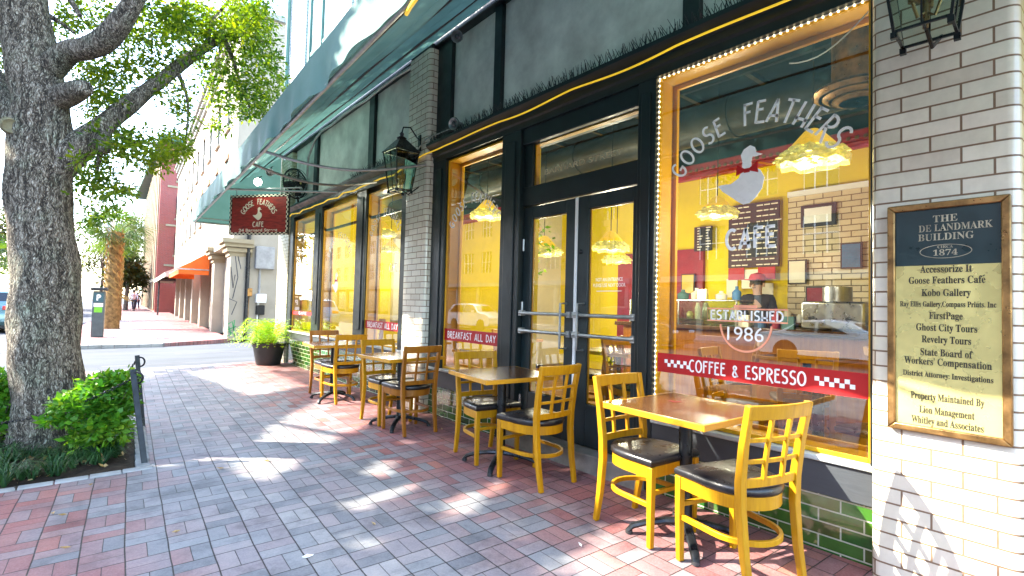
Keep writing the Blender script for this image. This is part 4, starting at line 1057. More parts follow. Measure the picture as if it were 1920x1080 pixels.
# ================================================================== CHAIRS AND TABLES
def make_chair(name, wd, label, group):
    """window-pane back cafe chair; front faces +Y, origin on the floor under the seat centre"""
    t = root(name, (0, 0, 0), label, 'chair', group)
    B = lambda mb, nm, m=wd, **k: mb.build(nm, m, t, local=True, **k)
    sz = .475                                       # underside of the pad
    def outline(k, off=0.):
        P = [(.235*k+off, .225*k+off), (-.235*k-off, .225*k+off), (-.232*k-off, 0.)]
        for a in np.linspace(180, 360, 15)[1:-1]: P.append(((.222*k+off)*math.cos(R(a)), -.03+(.205*k+off)*math.sin(R(a))))
        P.append((.232*k+off, 0.)); return P
    mb = MB(); lay = [(.96, sz), (1.0, sz+.012), (1.0, sz+.032), (.95, sz+.047), (.80, sz+.055)]
    n = len(outline(1)); vs = []; fs = []
    for k, z in lay: vs += [(a, b, z) for a, b in outline(k)]
    for i in range(len(lay)-1):
        for j in range(n): fs.append((i*n+j, i*n+(j+1) % n, (i+1)*n+(j+1) % n, (i+1)*n+j))
    vs.append((0, 0, sz+.058)); c = len(vs)-1
    for j in range(n): fs.append(((len(lay)-1)*n+j, (len(lay)-1)*n+(j+1) % n, c))
    fs.append(tuple(reversed(range(n)))); mb.add(vs, fs); B(mb, 'seat', 'vinyl', smooth=True, angle=60)
    # apron: straight front, bent round the back
    mb = MB(); o = outline(.95); inn = outline(.86)
    vs = [(a, b, z) for z in (sz-.068, sz-.001) for a, b in o]+[(a, b, z) for z in (sz-.068, sz-.001) for a, b in inn]
    fs = []
    for j in range(n):
        k = (j+1) % n
        fs += [(j, k, n+k, n+j), (2*n+k, 2*n+j, 3*n+j, 3*n+k), (n+j, n+k, 3*n+k, 3*n+j), (k, j, 2*n+j, 2*n+k)]
    mb.add(vs, fs); B(mb, 'seat_frame', smooth=True)
    for s in (-1, 1):
        mb = MB().tube([(s*.205, .200, 0), (s*.209, .204, .25), (s*.209, .204, sz-.002)], [.0165, .019, .021], 4, up=(0, 1, 0)); B(mb, 'leg', bevel=.004)
        mb = MB().tube([(s*.190, -.265, 0), (s*.192, -.228, .20), (s*.195, -.205, .42), (s*.200, -.205, .56), (s*.206, -.228, .75), (s*.213, -.268, .955)], [.0165, .019, .021, .021, .019, .0165], 4, up=(0, 1, 0)); B(mb, 'leg', bevel=.004)
    yb = lambda z: -.205-.063*max(0, (z-.56)/.395)**1.35
    def rail(z, h, hw, bow, d=.010, nm=None):
        mb = MB(); pts = [(x, yb(z)-bow*(1-(x/hw)**2), z) for x in np.linspace(-hw, hw, 9)]
        vs = []
        for x, y, zz in pts: vs += [(x, y-d, zz-h/2), (x, y+d, zz-h/2), (x, yb(z+h/2)-yb(z)+y+d, zz+h/2), (x, yb(z+h/2)-yb(z)+y-d, zz+h/2)]
        m = len(pts); fs = [(i*4+j, i*4+(j+1) % 4, (i+1)*4+(j+1) % 4, (i+1)*4+j) for i in range(m-1) for j in range(4)]+[(3, 2, 1, 0), tuple((m-1)*4+j for j in range(4))]
        mb.add(vs, fs); return mb
    B(rail(.918, .074, .222, .030, .012), 'top_rail', bevel=.005)
    lat = rail(.555, .044, .192, .018)
    for z in (.665, .775): k = rail(z, .022, .196, .022, .008); lat.add(k.v, k.f)
    for s in (-.066, .066):
        lat.tube([(s, yb(z)-.020-.003, z) for z in (.57, .665, .775, .89)], .0105, 4, up=(0, 1, 0))
    B(lat, 'back_lattice', bevel=.003)
    mb = MB(); pts = [(.205, .185, .245)]+[(.195*math.cos(R(a)), -.03+.20*math.sin(R(a)), .245) for a in np.linspace(0, -180, 15)]+[(-.205, .185, .245)]
    mb.tube(pts, .013, 4, up=(0, 0, 1), squash=(1.15, .8)); B(mb, 'stretcher', bevel=.003)
    mb = MB().tube([(-.2, .200, .315), (.2, .200, .315)], .0125, 4, up=(0, 0, 1)); B(mb, 'front_stretcher', bevel=.003)
    return t
G1 = 'wooden lattice back chairs set outside along the shopfront'
chairA = make_chair('cafe_chair', 'chair_wood', 'yellow wood lattice back chair nearest the white pier, its back to the viewer', G1)
chairB = make_chair('cafe_chair', 'chair_wood_deep', 'reddish brown lattice back chair at the third table, back to the viewer', G1)
usedA = [0]; 
def put(proto, x, y, rz, label, z=None, group=None, first=False):
    o = proto if first else copy_tree(proto)
    o.location = (x, y, gz(x)+.002 if z is None else z); o.rotation_euler = (R(.15), 0, R(rz)); o['label'] = label
    if group: o['group'] = group
    return o
def make_table(label, group):
    t = root('cafe_table', (0, 0, 0), label, 'table', group)
    h = .812; w = .36; d = .365
    MB().box(-w+.012, -d+.012, h-.034, w-.012, d-.012, h+.001).build('tabletop', 'table_top', t, local=True, bevel=.002)
    mb = MB()
    mb.box(-w, -d, h-.036, w, -d+.0115, h+.0005); mb.box(-w, d-.0115, h-.036, w, d, h+.0005); mb.box(-w, -d+.0115, h-.036, -w+.0115, d-.0115, h+.0005); mb.box(w-.0115, -d+.0115, h-.036, w, d-.0115, h+.0005)
    mb.build('edge_band', 'table_edge', t, local=True, bevel=.003)
    MB().lathe([(.048, .095), (.042, .12), (.040, .76), (.055, .775)], (0, 0, 0), 20).build('pole', 'cast_iron', t, local=True, smooth=True)
    mb = MB().box(-.17, -.03, .763, .17, .03, .776); mb.box(-.03, -.17, .7635, .03, .17, .7755); mb.build('spider', 'cast_iron', t, local=True)
    for a in (45, 135, 225, 315):
        c, s = math.cos(R(a)), math.sin(R(a))
        mb = MB().tube([(c*.02, s*.02, .105), (c*.12, s*.12, .098), (c*.24, s*.24, .075), (c*.315, s*.315, .050), (c*.345, s*.345, .018)], [.030, .027, .025, .024, .020], 8, squash=(.75, 1.1))
        f = mb.build('leg', 'cast_iron', t, local=True, smooth=True)
        MB().lathe([(.018, 0), (.024, .004), (.022, .022), (.012, .028)], (c*.338, s*.338, 0), 10).build('foot', 'black_plastic', f, local=True, smooth=True)
    return t
G2 = 'square wooden tables along the shopfront'
t1 = make_table('square wooden table nearest the white pier, with a small printed mark on its top', G2)
t2 = copy_tree(t1); t2['label'] = 'square wooden table in front of the pair of dark green doors'
t3 = copy_tree(t1); t3['label'] = 'square wooden table by the brick pier that carries the far lantern'
t4 = copy_tree(t1); t4['label'] = 'square wooden table farthest along, nearest the potted fern'
for t, x, y, rz in ((t1, 2.905, 1.80, -3), (t2, 2.875, 3.62, -8), (t3, 2.80, 5.42, 4), (t4, 2.735, 7.38, -6)):
    t.location = (x, y, gz(x)); t.rotation_euler = (R(.2), R(-.6), R(rz))
# tiny red mark inlaid on the nearest table
mb = MB(); mb.stroke(arc(0, 0, .05, .03, 20, 160, 8), .006, lambda u, v, d: (u, v, .8145)); mb.stroke([(-.03, .02), (.0, -.005), (.03, .02)], .010, lambda u, v, d: (u, v, .8146))
o = mb.build('printed_mark', 'crimson', t1, local=True); o.location = (.05, .12, 0); o.rotation_euler = (0, 0, R(-60))
put(chairA, 2.775, 1.41, -15, 'yellow wood lattice back chair nearest the white pier, its back to the viewer', first=True)
put(chairA, 2.83, 2.03, 176, 'yellow chair at the far side of the nearest table, facing the viewer')
put(chairA, 2.865, 3.155, 3, 'yellow chair in front of the doors, its back to the viewer')
put(chairA, 2.90, 3.87, 172, 'yellow chair across the door table, seat facing the viewer')
put(chairB, 2.79, 5.185, 1, 'reddish brown lattice back chair at the third table, back to the viewer', first=True)
put(chairA, 2.78, 5.72, 184, 'chair facing the viewer at the table by the far lantern pier')
put(chairA, 2.815, 7.24, 2, 'bright yellow chair at the farthest table, back to the viewer')
put(chairB, 2.83, 7.79, 183, 'reddish chair at the farthest table, facing the viewer')

pm('denim_blue', (.05, .16, .34), .6, var=.2)
# ---- furniture, lamps and fittings seen through the glass
G3 = 'wooden chairs inside the cafe'
for x, y, rz, lb in ((4.05, 1.02, 75, 'chair inside close behind the big window at its right edge'), (4.12, 2.05, 190, 'chair inside behind the left part of the red banner'), (4.9, 1.9, -60, 'chair inside behind the middle of the red banner'), (4.25, 3.2, 170, 'chair inside right behind the right hand door'), (4.5, 4.0, 20, 'chair inside behind the left hand door'), (4.3, 5.1, 185, 'chair inside the narrow window beside the doors'), (4.05, 9.3, 88, 'chair inside with its back against the middle far window'), (4.3, 7.3, 150, 'chair inside behind the far window next to the lantern pier'), (5.6, 2.9, 30, 'chair deeper inside behind the word on the roundel'), (5.9, 1.4, 200, 'chair deeper inside under the big flowered lampshade')):
    put(chairA, x, y, rz, lb, z=ZI, group=G3)
G4 = 'tables inside the cafe'
for x, y, rz, lb in ((4.3, 1.55, 0, 'table inside just behind the big window banner'), (4.45, 3.6, 5, 'table inside behind the pair of doors'), (4.5, 5.6, 3, 'table inside behind the pier side of the narrow window'), (4.35, 8.5, 2, 'table inside behind the middle far window'), (5.8, 2.2, 0, 'table deeper inside below the flowered lampshade')):
    o = copy_tree(t2); o.location = (x, y, ZI); o.rotation_euler = (0, 0, R(rz)); o['label'] = lb; o['group'] = G4
def pendant(p, r, label, power):
    t = root('pendant_lamp', p, label, 'pendant lamp', 'yellow flowered glass pendant lamps')
    h = r*.95
    MB().lathe([(.03, h), (r*.24, h*.93), (r*.72, h*.34)], p, 20).build('shade', 'lamp_glass', t, smooth=True)
    mb = MB(); V = []; n = 26
    pr = [(r*.72, h*.34), (r*.90, h*.14), (r*1.0, 0), (r*.95, -.035)]
    vs = []
    for rr, z in pr:
        for j in range(n):
            a = 2*math.pi*j/n; k = 1+.045*math.sin(j*2.7+z*30); vs.append((p[0]+rr*k*math.cos(a), p[1]+rr*k*math.sin(a), p[2]+z+.015*math.sin(j*1.9)))
    mb.add(vs, [(i*n+j, i*n+(j+1) % n, (i+1)*n+(j+1) % n, (i+1)*n+j) for i in range(3) for j in range(n)])
    for i in range(60):
        a = random.uniform(0, 6.28); q = random.uniform(.0, .95); rr = r*(.74+.27*q)*1.02
        mb.lathe([(0, .02), (.022*r/.26, .008), (.026*r/.26, 0), (0, -.006)], (p[0]+rr*math.cos(a), p[1]+rr*math.sin(a), p[2]+h*.32*(1-q)), 6)
    mb.build('flowered_rim', 'lamp_flower', t, smooth=True)
    MB().tube([(p[0], p[1], p[2]+h), (p[0], p[1], 4.7)], .006, 5).build('chain', 'dark_iron', t)
    l = bpy.data.lights.new('pendant_bulb', 'POINT'); l.energy = power*.34; l.color = (1, .93, .70); l.shadow_soft_size = .09
    lo = bpy.data.objects.new('pendant_bulb', l); COL.objects.link(lo); lo.location = (0, 0, -.45); lo.parent = t
for px, py, zc, r, lb, pw in ((1524, 300, 3.75, .24, 'large flowered lampshade hanging inside under the right end of the shop lettering', 26), (1345, 402, 6.6, .25, 'flowered lampshade hanging inside left of the painted cafe word', 26), (913, 405, 7.6, .25, 'flowered lampshade hanging inside the narrow window beside the doors', 24), (1145, 466, 7.2, .26, 'upper lampshade seen through the right hand door', 24), (1156, 489, 8.6, .24, 'lower lampshade seen through the right hand door', 20), (1020, 474, 7.4, .26, 'lampshade seen through the left hand door', 24), (714, 440, 10.2, .30, 'lampshade seen in the far window next to the lantern pier', 26)):
    pendant(at(px, py, zc), r, lb, pw)
for x, y in ((6.0, 9.6), (5.6, 11.6)):
    pendant(Vector((x, y, 2.75)), .25, 'lampshade hanging inside behind the ' + ('middle' if y < 10 else 'last') + ' far window', 30)
# counter, menu boards and bits of the room
CT = root('service_counter', (7.2, 3.2, ZI), 'steel and dark service counter with a glass case inside the cafe', 'counter')
MB().box(6.8, 1.6, ZI, 7.5, 5.4, 1.2).build('counter_body', 'chair_wood_deep', CT, bevel=.02); MB().box(6.7, 1.5, 1.2, 7.6, 5.5, 1.26).build('worktop', 'table_top', CT, bevel=.01)
MB().box(6.85, 3.5, 1.26, 7.35, 5.3, 1.62).build('glass_case', 'lantern_glass', CT)
mb = MB()
for y in (3.5, 4.4, 5.3): mb.tube([(6.85, y, 1.26), (6.85, y, 1.62), (7.35, y, 1.62)], .012, 6)
mb.tube([(6.85, 3.5, 1.62), (6.85, 5.3, 1.62)], .012, 6); mb.build('case_rail', 'steel', CT)
def board(y0, y1, z0, z1, label, m='chalk_black', cat='menu board', rows=9, x=9.30, lm='cream', group=None):
    t = root('menu_board', (x, (y0+y1)/2, z0), label, cat, group)
    MB().box(x, y0, z0, x+.04, y1, z1).build('panel', m, t)
    mb = MB()
    for r in range(rows):
        z = z1-(r+.7)*(z1-z0)/rows
        for k in range(2):
            a = y1-.06-k*(y1-y0)/2; 
            u = a
            while u > a-(y1-y0)/2+.12 and rows > 3:
                l = random.uniform(.03, .10); mb.box(x-.002, u-l, z, x+.001, u, z+.018); u -= l+.02
    if mb.v: mb.build('chalk_lines', lm, t)
    return t
board(3.46, 4.26, 2.18, 3.2, 'wide black menu board covered in chalk lines behind the painted cafe word', x=8.05, rows=12)
board(4.58, 4.90, 2.5, 2.92, 'small black chalkboard left of the wide menu board', x=8.08)
for y, z, lb in ((4.10, 1.98, 'red paper notice hanging below the left half of the menu board'), (3.62, 1.98, 'red paper notice hanging below the right half of the menu board')):
    t = tag(MB().box(8.0, y-.13, z, 8.02, y+.13, z+.19).build('notice', 'banner_red'), lb, 'notice', 'notices under the menu board')
for y, z, w_, lb in ((4.18, 1.70, .09, 'cream sheet pinned under the left red notice'), (3.86, 1.84, .16, 'broad cream sheet pinned between the red notices'), (3.62, 1.62, .09, 'long cream sheet pinned under the right red notice')):
    tag(MB().box(8.025, y-w_, z, 8.04, y+w_, z+.30).build('notice', 'paper'), lb, 'notice', 'notices under the menu board')
t = root('wall_picture', (8.1, 2.9, 2.75), 'framed black and white picture on the pale brick panel inside', 'picture')
MB().box(8.08, 2.70, 2.74, 8.125, 3.16, 3.06).build('frame', 'chalk_black', t); MB().box(8.072, 2.75, 2.79, 8.079, 3.11, 3.01).build('print', 'white_paint', t)
SH = root('back_shelf', (8.0, 3.4, 1.3), 'shelf of cups, jars and machines behind the counter', 'shelf')
MB().box(7.85, 1.6, 1.30, 8.12, 5.2, 1.33).build('shelf_board', 'table_top', SH)
cols = ['crimson', 'white_paint', 'cream', 'counter_steel', 'banner_red', 'awning_cloth', 'brass']
for i in range(22):
    y = 1.7+i*.16; r = random.uniform(.04, .07); h = random.uniform(.12, .30)
    t = MB().lathe([(r*.8, 0), (r, .02), (r, h*.7), (r*.6, h*.9), (r*.6, h)], (7.93+random.uniform(0, .1), y, 1.33), 10).build('jar', random.choice(cols), smooth=True)
    tag(t, 'jar or cup in the row on the shelf behind the counter', 'jar', 'jars on the shelf behind the counter')
t = root('coffee_machine', (7.1, 2.3, 1.26), 'steel coffee machine on the counter inside', 'coffee machine')
MB().box(6.9, 2.0, 1.27, 7.35, 2.7, 1.62).build('casing', 'steel', t, bevel=.03); MB().tube([(7.1, 2.35, 1.80), (7.1, 2.35, 1.60)], .16, 18).build('hopper', 'counter_steel', t, smooth=True)
for s in (2.15, 2.55): MB().tube([(6.9, s, 1.42), (6.8, s, 1.41)], .02, 8).build('spout', 'black_plastic', t, smooth=True)
HP = root('hanging_plant', (4.2, 5.0, 2.3), 'trailing green plant in a basket inside the narrow window', 'plant')
MB().lathe([(.02, -.12), (.12, -.08), (.16, .02), (.13, .03)], (4.15, 4.78, 2.42), 14).build('basket', 'bronze', HP, smooth=True)
cl = np.array([(4.15+random.gauss(0, .09), 4.78+random.gauss(0, .12), 2.42-abs(random.gauss(0, .34))) for _ in range(90)])
V, F_ = leaves(cl, 3, .05, .07, .04); np_mesh('foliage', V, F_, 'shrub_leaf', HP)

# hand-lettered cards, bottles and boxes along the counter
for i in range(18):
    y = 1.65+i*.2; 
    if 1.95 < y < 2.75: continue
    c = random.choice(['crimson', 'white_paint', 'cream', 'banner_red', 'awning_cloth', 'brass', 'paper', 'denim_blue', 'orange_paint'])
    zt = 1.62 if y > 3.5 else 1.26; h = random.uniform(.10, .28); wd_ = random.uniform(.05, .10)
    if i % 3: o = MB().lathe([(wd_*.8, 0), (wd_*.85, h*.6), (wd_*.3, h*.8), (wd_*.3, h)], (6.95+random.uniform(0, .25), y, zt), 12).build('counter_bottle', c, smooth=True)
    else: o = MB().box(6.9, y-wd_, zt, 6.96, y+wd_, zt+h).build('counter_card', c, bevel=.004)
    tag(o, 'small bottle or box in the row along the counter top' if i % 3 else 'upright card in the row along the counter top', 'bottle' if i % 3 else 'card', 'bottles along the counter' if i % 3 else 'cards along the counter')
for i in range(7):
    y = [5.0, 3.2, 2.95, 2.5, 1.95, 1.3, .8][i]; z = [1.75, 1.9, 1.5, 2.1, 1.7, 2.0, 2.2][i]; c = ['orange_paint', 'paper', 'crimson', 'denim_blue', 'white_paint', 'banner_red', 'cream'][i]
    t = root('wall_poster', (8.1, y, z), ['orange poster on the crimson panel', 'cream poster on the pale brick panel', 'dark red poster low on the brick panel', 'blue poster high on the brick panel', 'white poster behind the coffee machine', 'red poster near the window end of the brick panel', 'cream poster at the very end of the back wall'][i], 'poster', 'posters on the inside back wall')
    MB().box(8.06, y-.13, z, 8.08, y+.13, z+.36).build('frame', 'chalk_black', t); MB().box(8.052, y-.11, z+.02, 8.0595, y+.11, z+.34).build('print', c, t)

# ================================================================== TREE BED: soil, grass, shrubs, posts, chain
mb = MB(); xs = np.linspace(-1.45, .36, 26); ys_ = np.linspace(5.30, 7.12, 26)
sk = lambda x, y: x+.043*(y-6)
V = [(sk(x, y), y, gz(x)-.005+.05*math.exp(-((x+.3)**2+(y-6.55)**2)/.5)+random.uniform(-.012, .012)) for y in ys_ for x in xs]
mb.add(V, [(j*26+i, j*26+i+1, (j+1)*26+i+1, (j+1)*26+i) for j in range(25) for i in range(25)])
tag(mb.build('soil', 'soil', smooth=True), kind='structure')
mb = MB()
for i in range(9):                                               # flat edging stones round the bed
    x0, x1 = -1.40+i*.21, -1.40+(i+1)*.21-.008
    mb.box(sk(x0, 5.32), 5.30, gz(x0)-.03, sk(x1, 5.32), 5.39, gz(x0)+.012)
for i in range(8):
    y0 = 5.40+i*.21; mb.box(sk(.37, y0), y0, gz(.4)-.03, sk(.47, y0), y0+.2, gz(.4)+.014)
tag(mb.build('bed_edging', 'kerb_stone', bevel=.006), kind='structure')
# mondo grass
cl = []
for i in range(240):
    x, y = random.uniform(-1.4, .28), random.uniform(5.42, 6.9)
    if (x+.35)**2+(y-6.55)**2 < .13: continue
    if random.random() < .35 and y > 6.2: continue
    if math.sin(x*7.3+1)*math.sin(y*6.1) > .25: continue
    cl.append((sk(x, y), y))
V = []; F_ = []
for cx, cy_ in cl:
    n = random.randint(18, 46); hh = random.uniform(.07, .17)
    for k in range(n):
        a = random.uniform(0, 6.283); l = hh*random.uniform(.6, 1.2); d = np.array([math.cos(a), math.sin(a)]); s = np.array([-d[1], d[0]])*.0035
        bx = np.array([cx, cy_])+d*.012; z0 = gz(cx)+.0
        P = []
        for t, zz in ((0, 0), (.35, .8), (.8, .95), (1.15, .55)):
            q = bx+d*l*t*1.15; P.append((q, z0+l*zz))
        o = len(V)
        for (q, z), ww in zip(P, (1, 1, .8, .15)): V += [(*(q-s*ww), z), (*(q+s*ww), z)]
        for j in range(3): F_.append((o+2*j, o+2*j+1, o+2*j+3, o+2*j+2))
tag(np_mesh('mondo_grass', np.array(V), np.array(F_), 'grass_blade'), 'tufts of dark mondo grass growing in the tree bed', 'grass', kind='stuff')
# leaf litter on the soil
C_ = np.array([(sk(random.uniform(-1.4, .3), 6), random.uniform(5.42, 7.0), 0) for _ in range(260)]); C_[:, 2] = SLOPE*C_[:, 0]+.03
V, F = leaves(C_, 1, .02, .06, .03, .0); tag(np_mesh('leaf_litter', V, F, 'dry_leaf'), 'dry brown leaf litter on the soil between the grass tufts', 'leaf litter', kind='stuff')
# shrubs
def shrub(blobs, base, label, n=900, ll=.075, lw=.05):
    t = root('shrub', base, label, 'shrub')
    C = []
    for (c, r) in blobs:
        k = int(n*r[0]*r[2]*6)
        d = RNG.normal(size=(k, 3)); d /= np.linalg.norm(d, axis=1)[:, None]; d[:, 2] = np.where(d[:, 2] < -.5, -d[:, 2], d[:, 2])
        C.append(np.array(c)+d*np.array(r)*RNG.uniform(.55, 1.05, (k, 1)))
    C = np.concatenate(C); V, F = leaves(C, 6, .055, ll*.78, lw*.72, .05, .6); np_mesh('foliage', V, F, 'shrub_leaf', t)
    mb = MB(); b = Vector(base)
    for (c, r) in blobs:
        for k in range(6):
            e = Vector(c)+Vector((random.uniform(-1, 1)*r[0]*.8, random.uniform(-1, 1)*r[1]*.8, random.uniform(.0, .8)*r[2]))
            m = b.lerp(e, .5)+Vector((0, 0, .06)); mb.tube([b+Vector((random.uniform(-.05, .05), random.uniform(-.05, .05), 0)), m, e], [.012, .008, .004], 5)
    mb.build('stems', 'oak_bark', t)
    return t
def px(x, y, zc): return tuple(at(x, y, zc))
shrub([(px(195, 740, 4.75), (.24, .22, .17)), (px(140, 775, 4.55), (.22, .2, .16)), (px(190, 810, 4.6), (.22, .2, .18)), (px(225, 720, 4.9), (.13, .15, .12)), (px(215, 775, 4.75), (.15, .15, .15))], tuple(gpt(190, 850)), 'bright green leafy shrub to the right of the oak trunk, behind the chain', 820)
shrub([(px(5, 740, 4.9), (.17, .2, .2)), (px(0, 800, 4.8), (.2, .2, .18)), (px(-40, 770, 4.8), (.3, .3, .3))], tuple(gpt(-10, 845)), 'bright green leafy shrub to the left of the oak trunk', 820)
# iron posts with rings
def ipost(pb, pt, label):
    t = root('iron_post', pb, label, 'post', 'black iron posts at the tree bed'); d = (pt-pb).normalized()
    MB().tube([pb-d*.05, pt], .022, 4, up=(0, 1, 0)).build('shaft', 'dark_iron', t, bevel=.002)
    mb = MB()
    c = pt-d*.075+CR*.03
    mb.tube([c+CR*.05*math.cos(a)+Vector((0, 0, .05*math.sin(a))) for a in np.linspace(-2.4, 2.2, 16)], .009, 8)
    mb.build('ring', 'dark_iron', t, smooth=True)
    return t
pA, pAt = gpt(271, 870), at(249, 693, 4.58); pB, pBt = gpt(268, 800), at(257, 666, 5.75)
ipost(pA, pAt, 'leaning black iron post at the near corner of the tree bed')
ipost(pB, pBt, 'black iron post at the far corner of the tree bed')
def chain(pts, label, link=.034, r=.0042):
    # one chain of interlocked links along a polyline
    t = MB(); P = [Vector(p) for p in pts]; L_ = [0]
    for i in range(1, len(P)): L_.append(L_[-1]+(P[i]-P[i-1]).length)
    n = int(L_[-1]/(link*.78)); 
    for k in range(n):
        s = (k+.5)*L_[-1]/n; i = max(j for j in range(len(L_)) if L_[j] <= s); i = min(i, len(P)-2)
        f = (s-L_[i])/(L_[i+1]-L_[i]); c = P[i].lerp(P[i+1], f); d = (P[i+1]-P[i]).normalized()
        u = Vector((0, 0, 1)).cross(d).normalized(); v = d.cross(u)
        e = u if k % 2 else v
        ring = [c+d*(link/2)*math.cos(a)+e*(link*.30)*math.sin(a) for a in np.linspace(0, 2*math.pi, 11)]
        t.tube(ring, r, 5, False)
    return tag(t.build('chain', 'dark_iron', smooth=True), label, 'chain')
def sag(a, b, s, n=24): return [Vector(a).lerp(Vector(b), i/n)-Vector((0, 0, s*4*(i/n)*(1-i/n))) for i in range(n+1)]
chain(sag(pAt-Vector((0, 0, .08)), at(-160, 790, 4.3), .17), 'black chain sagging across the tree bed in front of the oak trunk')
chain(sag(pBt-Vector((0, 0, .05)), at(140, 760, 6.6), .16), 'short black chain behind the bright green shrub')
chain([pAt+CR*.05-Vector((0, 0, .06)), pAt+CR*.055-Vector((0, 0, .2))], 'loose end of chain dangling from the ring of the near post')

# ================================================================== THE OAK
ob = gpt(88, 862); OAK = root('oak_tree', ob, 'large rough barked oak with heavy limbs reaching over the brick pavement', 'tree')
def limb(pts, name='limb', par=OAK, n=14):
    """pts: photo x, y, width in photo pixels, distance"""
    P = [at(x, y, z) for x, y, w_, z in pts]; rr = [w_*z/960/2*.80 for x, y, w_, z in pts]
    # resample smoothly
    Q = []; q = []
    for i in range(len(P)-1):
        p0, p1, p2, p3 = P[max(i-1, 0)], P[i], P[i+1], P[min(i+2, len(P)-1)]
        for k in range(8):
            t = k/8
            Q.append(.5*((2*p1)+(p2-p0)*t+(2*p0-5*p1+4*p2-p3)*t*t+(3*p1-p0-3*p2+p3)*t**3)); q.append(rr[i]+(rr[i+1]-rr[i])*t)
    Q.append(P[-1]); q.append(rr[-1])
    mb = MB().tube(Q, q, n)
    for i, v in enumerate(mb.v):
        ph = .035*math.sin(v[2]*5.3+v[0]*7)+.02*math.sin(v[1]*17+v[2]*11)
        c = Q[min(i//n, len(Q)-1)]; mb.v[i] = tuple(Vector(v)+(Vector(v)-c)*ph*1.6)
    return mb.build(name, 'oak_bark', par, smooth=True, angle=180)
D = 4.95
limb([(84, 905, 176, D), (88, 868, 150, D), (90, 800, 138, D), (89, 700, 134, D), (87, 600, 130, D), (83, 500, 126, D), (78, 400, 120, D), (75, 310, 122, D), (75, 250, 118, D), (76, 185, 104, D), (62, 110, 100, D), (46, 30, 96, D), (38, -60, 76, D), (20, -220, 66, D)], 'trunk', n=28)
limb([(85, 140, 60, D), (125, 100, 52, D-.05), (160, 92, 50, D-.1), (195, 76, 48, D-.15), (225, 44, 46, D-.2), (250, 4, 42, D-.25), (285, -70, 38, D-.3), (330, -180, 30, D-.3)])
limb([(85, 345, 70, D), (130, 292, 66, D+.05), (165, 262, 58, D+.15), (205, 226, 46, D+.3), (250, 190, 36, D+.5), (300, 152, 31, D+.75), (345, 116, 26, D+1.), (385, 90, 20, D+1.2), (418, 68, 17, D+1.4), (455, 60, 10, D+1.5), (500, 80, 6, D+1.6)])
limb([(74, 300, 74, D), (38, 235, 72, D), (5, 190, 62, D), (-40, 110, 48, D+.1), (-110, 0, 40, D+.3), (-260, -200, 30, D+.8)])
limb([(418, 68, 12, D+1.4), (440, 120, 8, D+1.5), (452, 165, 6, D+1.55), (470, 205, 4, D+1.6)], n=8)
limb([(385, 90, 10, D+1.2), (400, 40, 8, D+1.2), (430, 0, 6, D+1.2)], n=8)
limb([(330, 128, 12, D+.9), (350, 180, 7, D+1.0), (352, 230, 5, D+1.1), (345, 280, 3, D+1.1)], n=8)
limb([(190, 262, 22, D+.25), (186, 300, 9, D+.2), (180, 330, 5, D+.2), (172, 370, 3, D+.2)], n=8)
limb([(215, 245, 12, D+.35), (240, 262, 7, D+.4), (285, 270, 5, D+.5), (335, 268, 3, D+.6)], n=8)
limb([(110, 185, 56, D), (140, 172, 50, D-.12), (156, 166, 42, D-.2), (160, 165, 30, D-.24)], 'stub')
limb([(195, 255, 34, D+.2), (196, 272, 30, D+.05), (197, 282, 20, D-.02)], 'stub', n=10)
limb([(150, 30, 10, D), (120, -20, 14, D), (90, -60, 20, D)], n=8); limb([(70, 20, 22, D), (110, 40, 9, D+.2), (140, 62, 6, D+.3)], n=8)
for (x, y, r, dz) in ((20, 236, .055, .235),):
    c = at(x, y, D-dz); M = Matrix.Translation(c) @ (CAMP-c).to_track_quat('Z', 'Y').to_matrix().to_4x4()
    MB().lathe([(r*1.5, -.12), (r*1.35, -.02), (r*1.1, .012), (r*.85, .0), (r*.5, -.006), (0, -.004)], (0, 0, 0), 18, M).build('pruned_knot', 'oak_knot' if 'oak_knot' in MATS else pm('oak_knot', (.22, .19, .11), .85, var=.3, scale=20, bmp=.4), OAK, smooth=True)
# big limbs outside the picture that carry the shade over the pavement
def limb3(pts, rr): MB().tube(pts, rr, 10).build('limb', 'oak_bark', OAK, smooth=True, angle=180)
tp = at(30, -120, D)
limb3([tp, (-2.6, 8.0, 6.0), (-4.6, 10, 7.0), (-6.4, 13, 7.8)], [.16, .13, .09, .04])
limb3([at(-180, -100, D+.5), (-4.6, 8.6, 5.9), (-6.4, 10.4, 6.8), (-8.2, 12.2, 7.2)], [.12, .1, .07, .03])
limb3([(-4.6, 10, 7.0), (-3.6, 13.0, 7.8), (-3.4, 15.5, 8.3)], [.08, .06, .03])
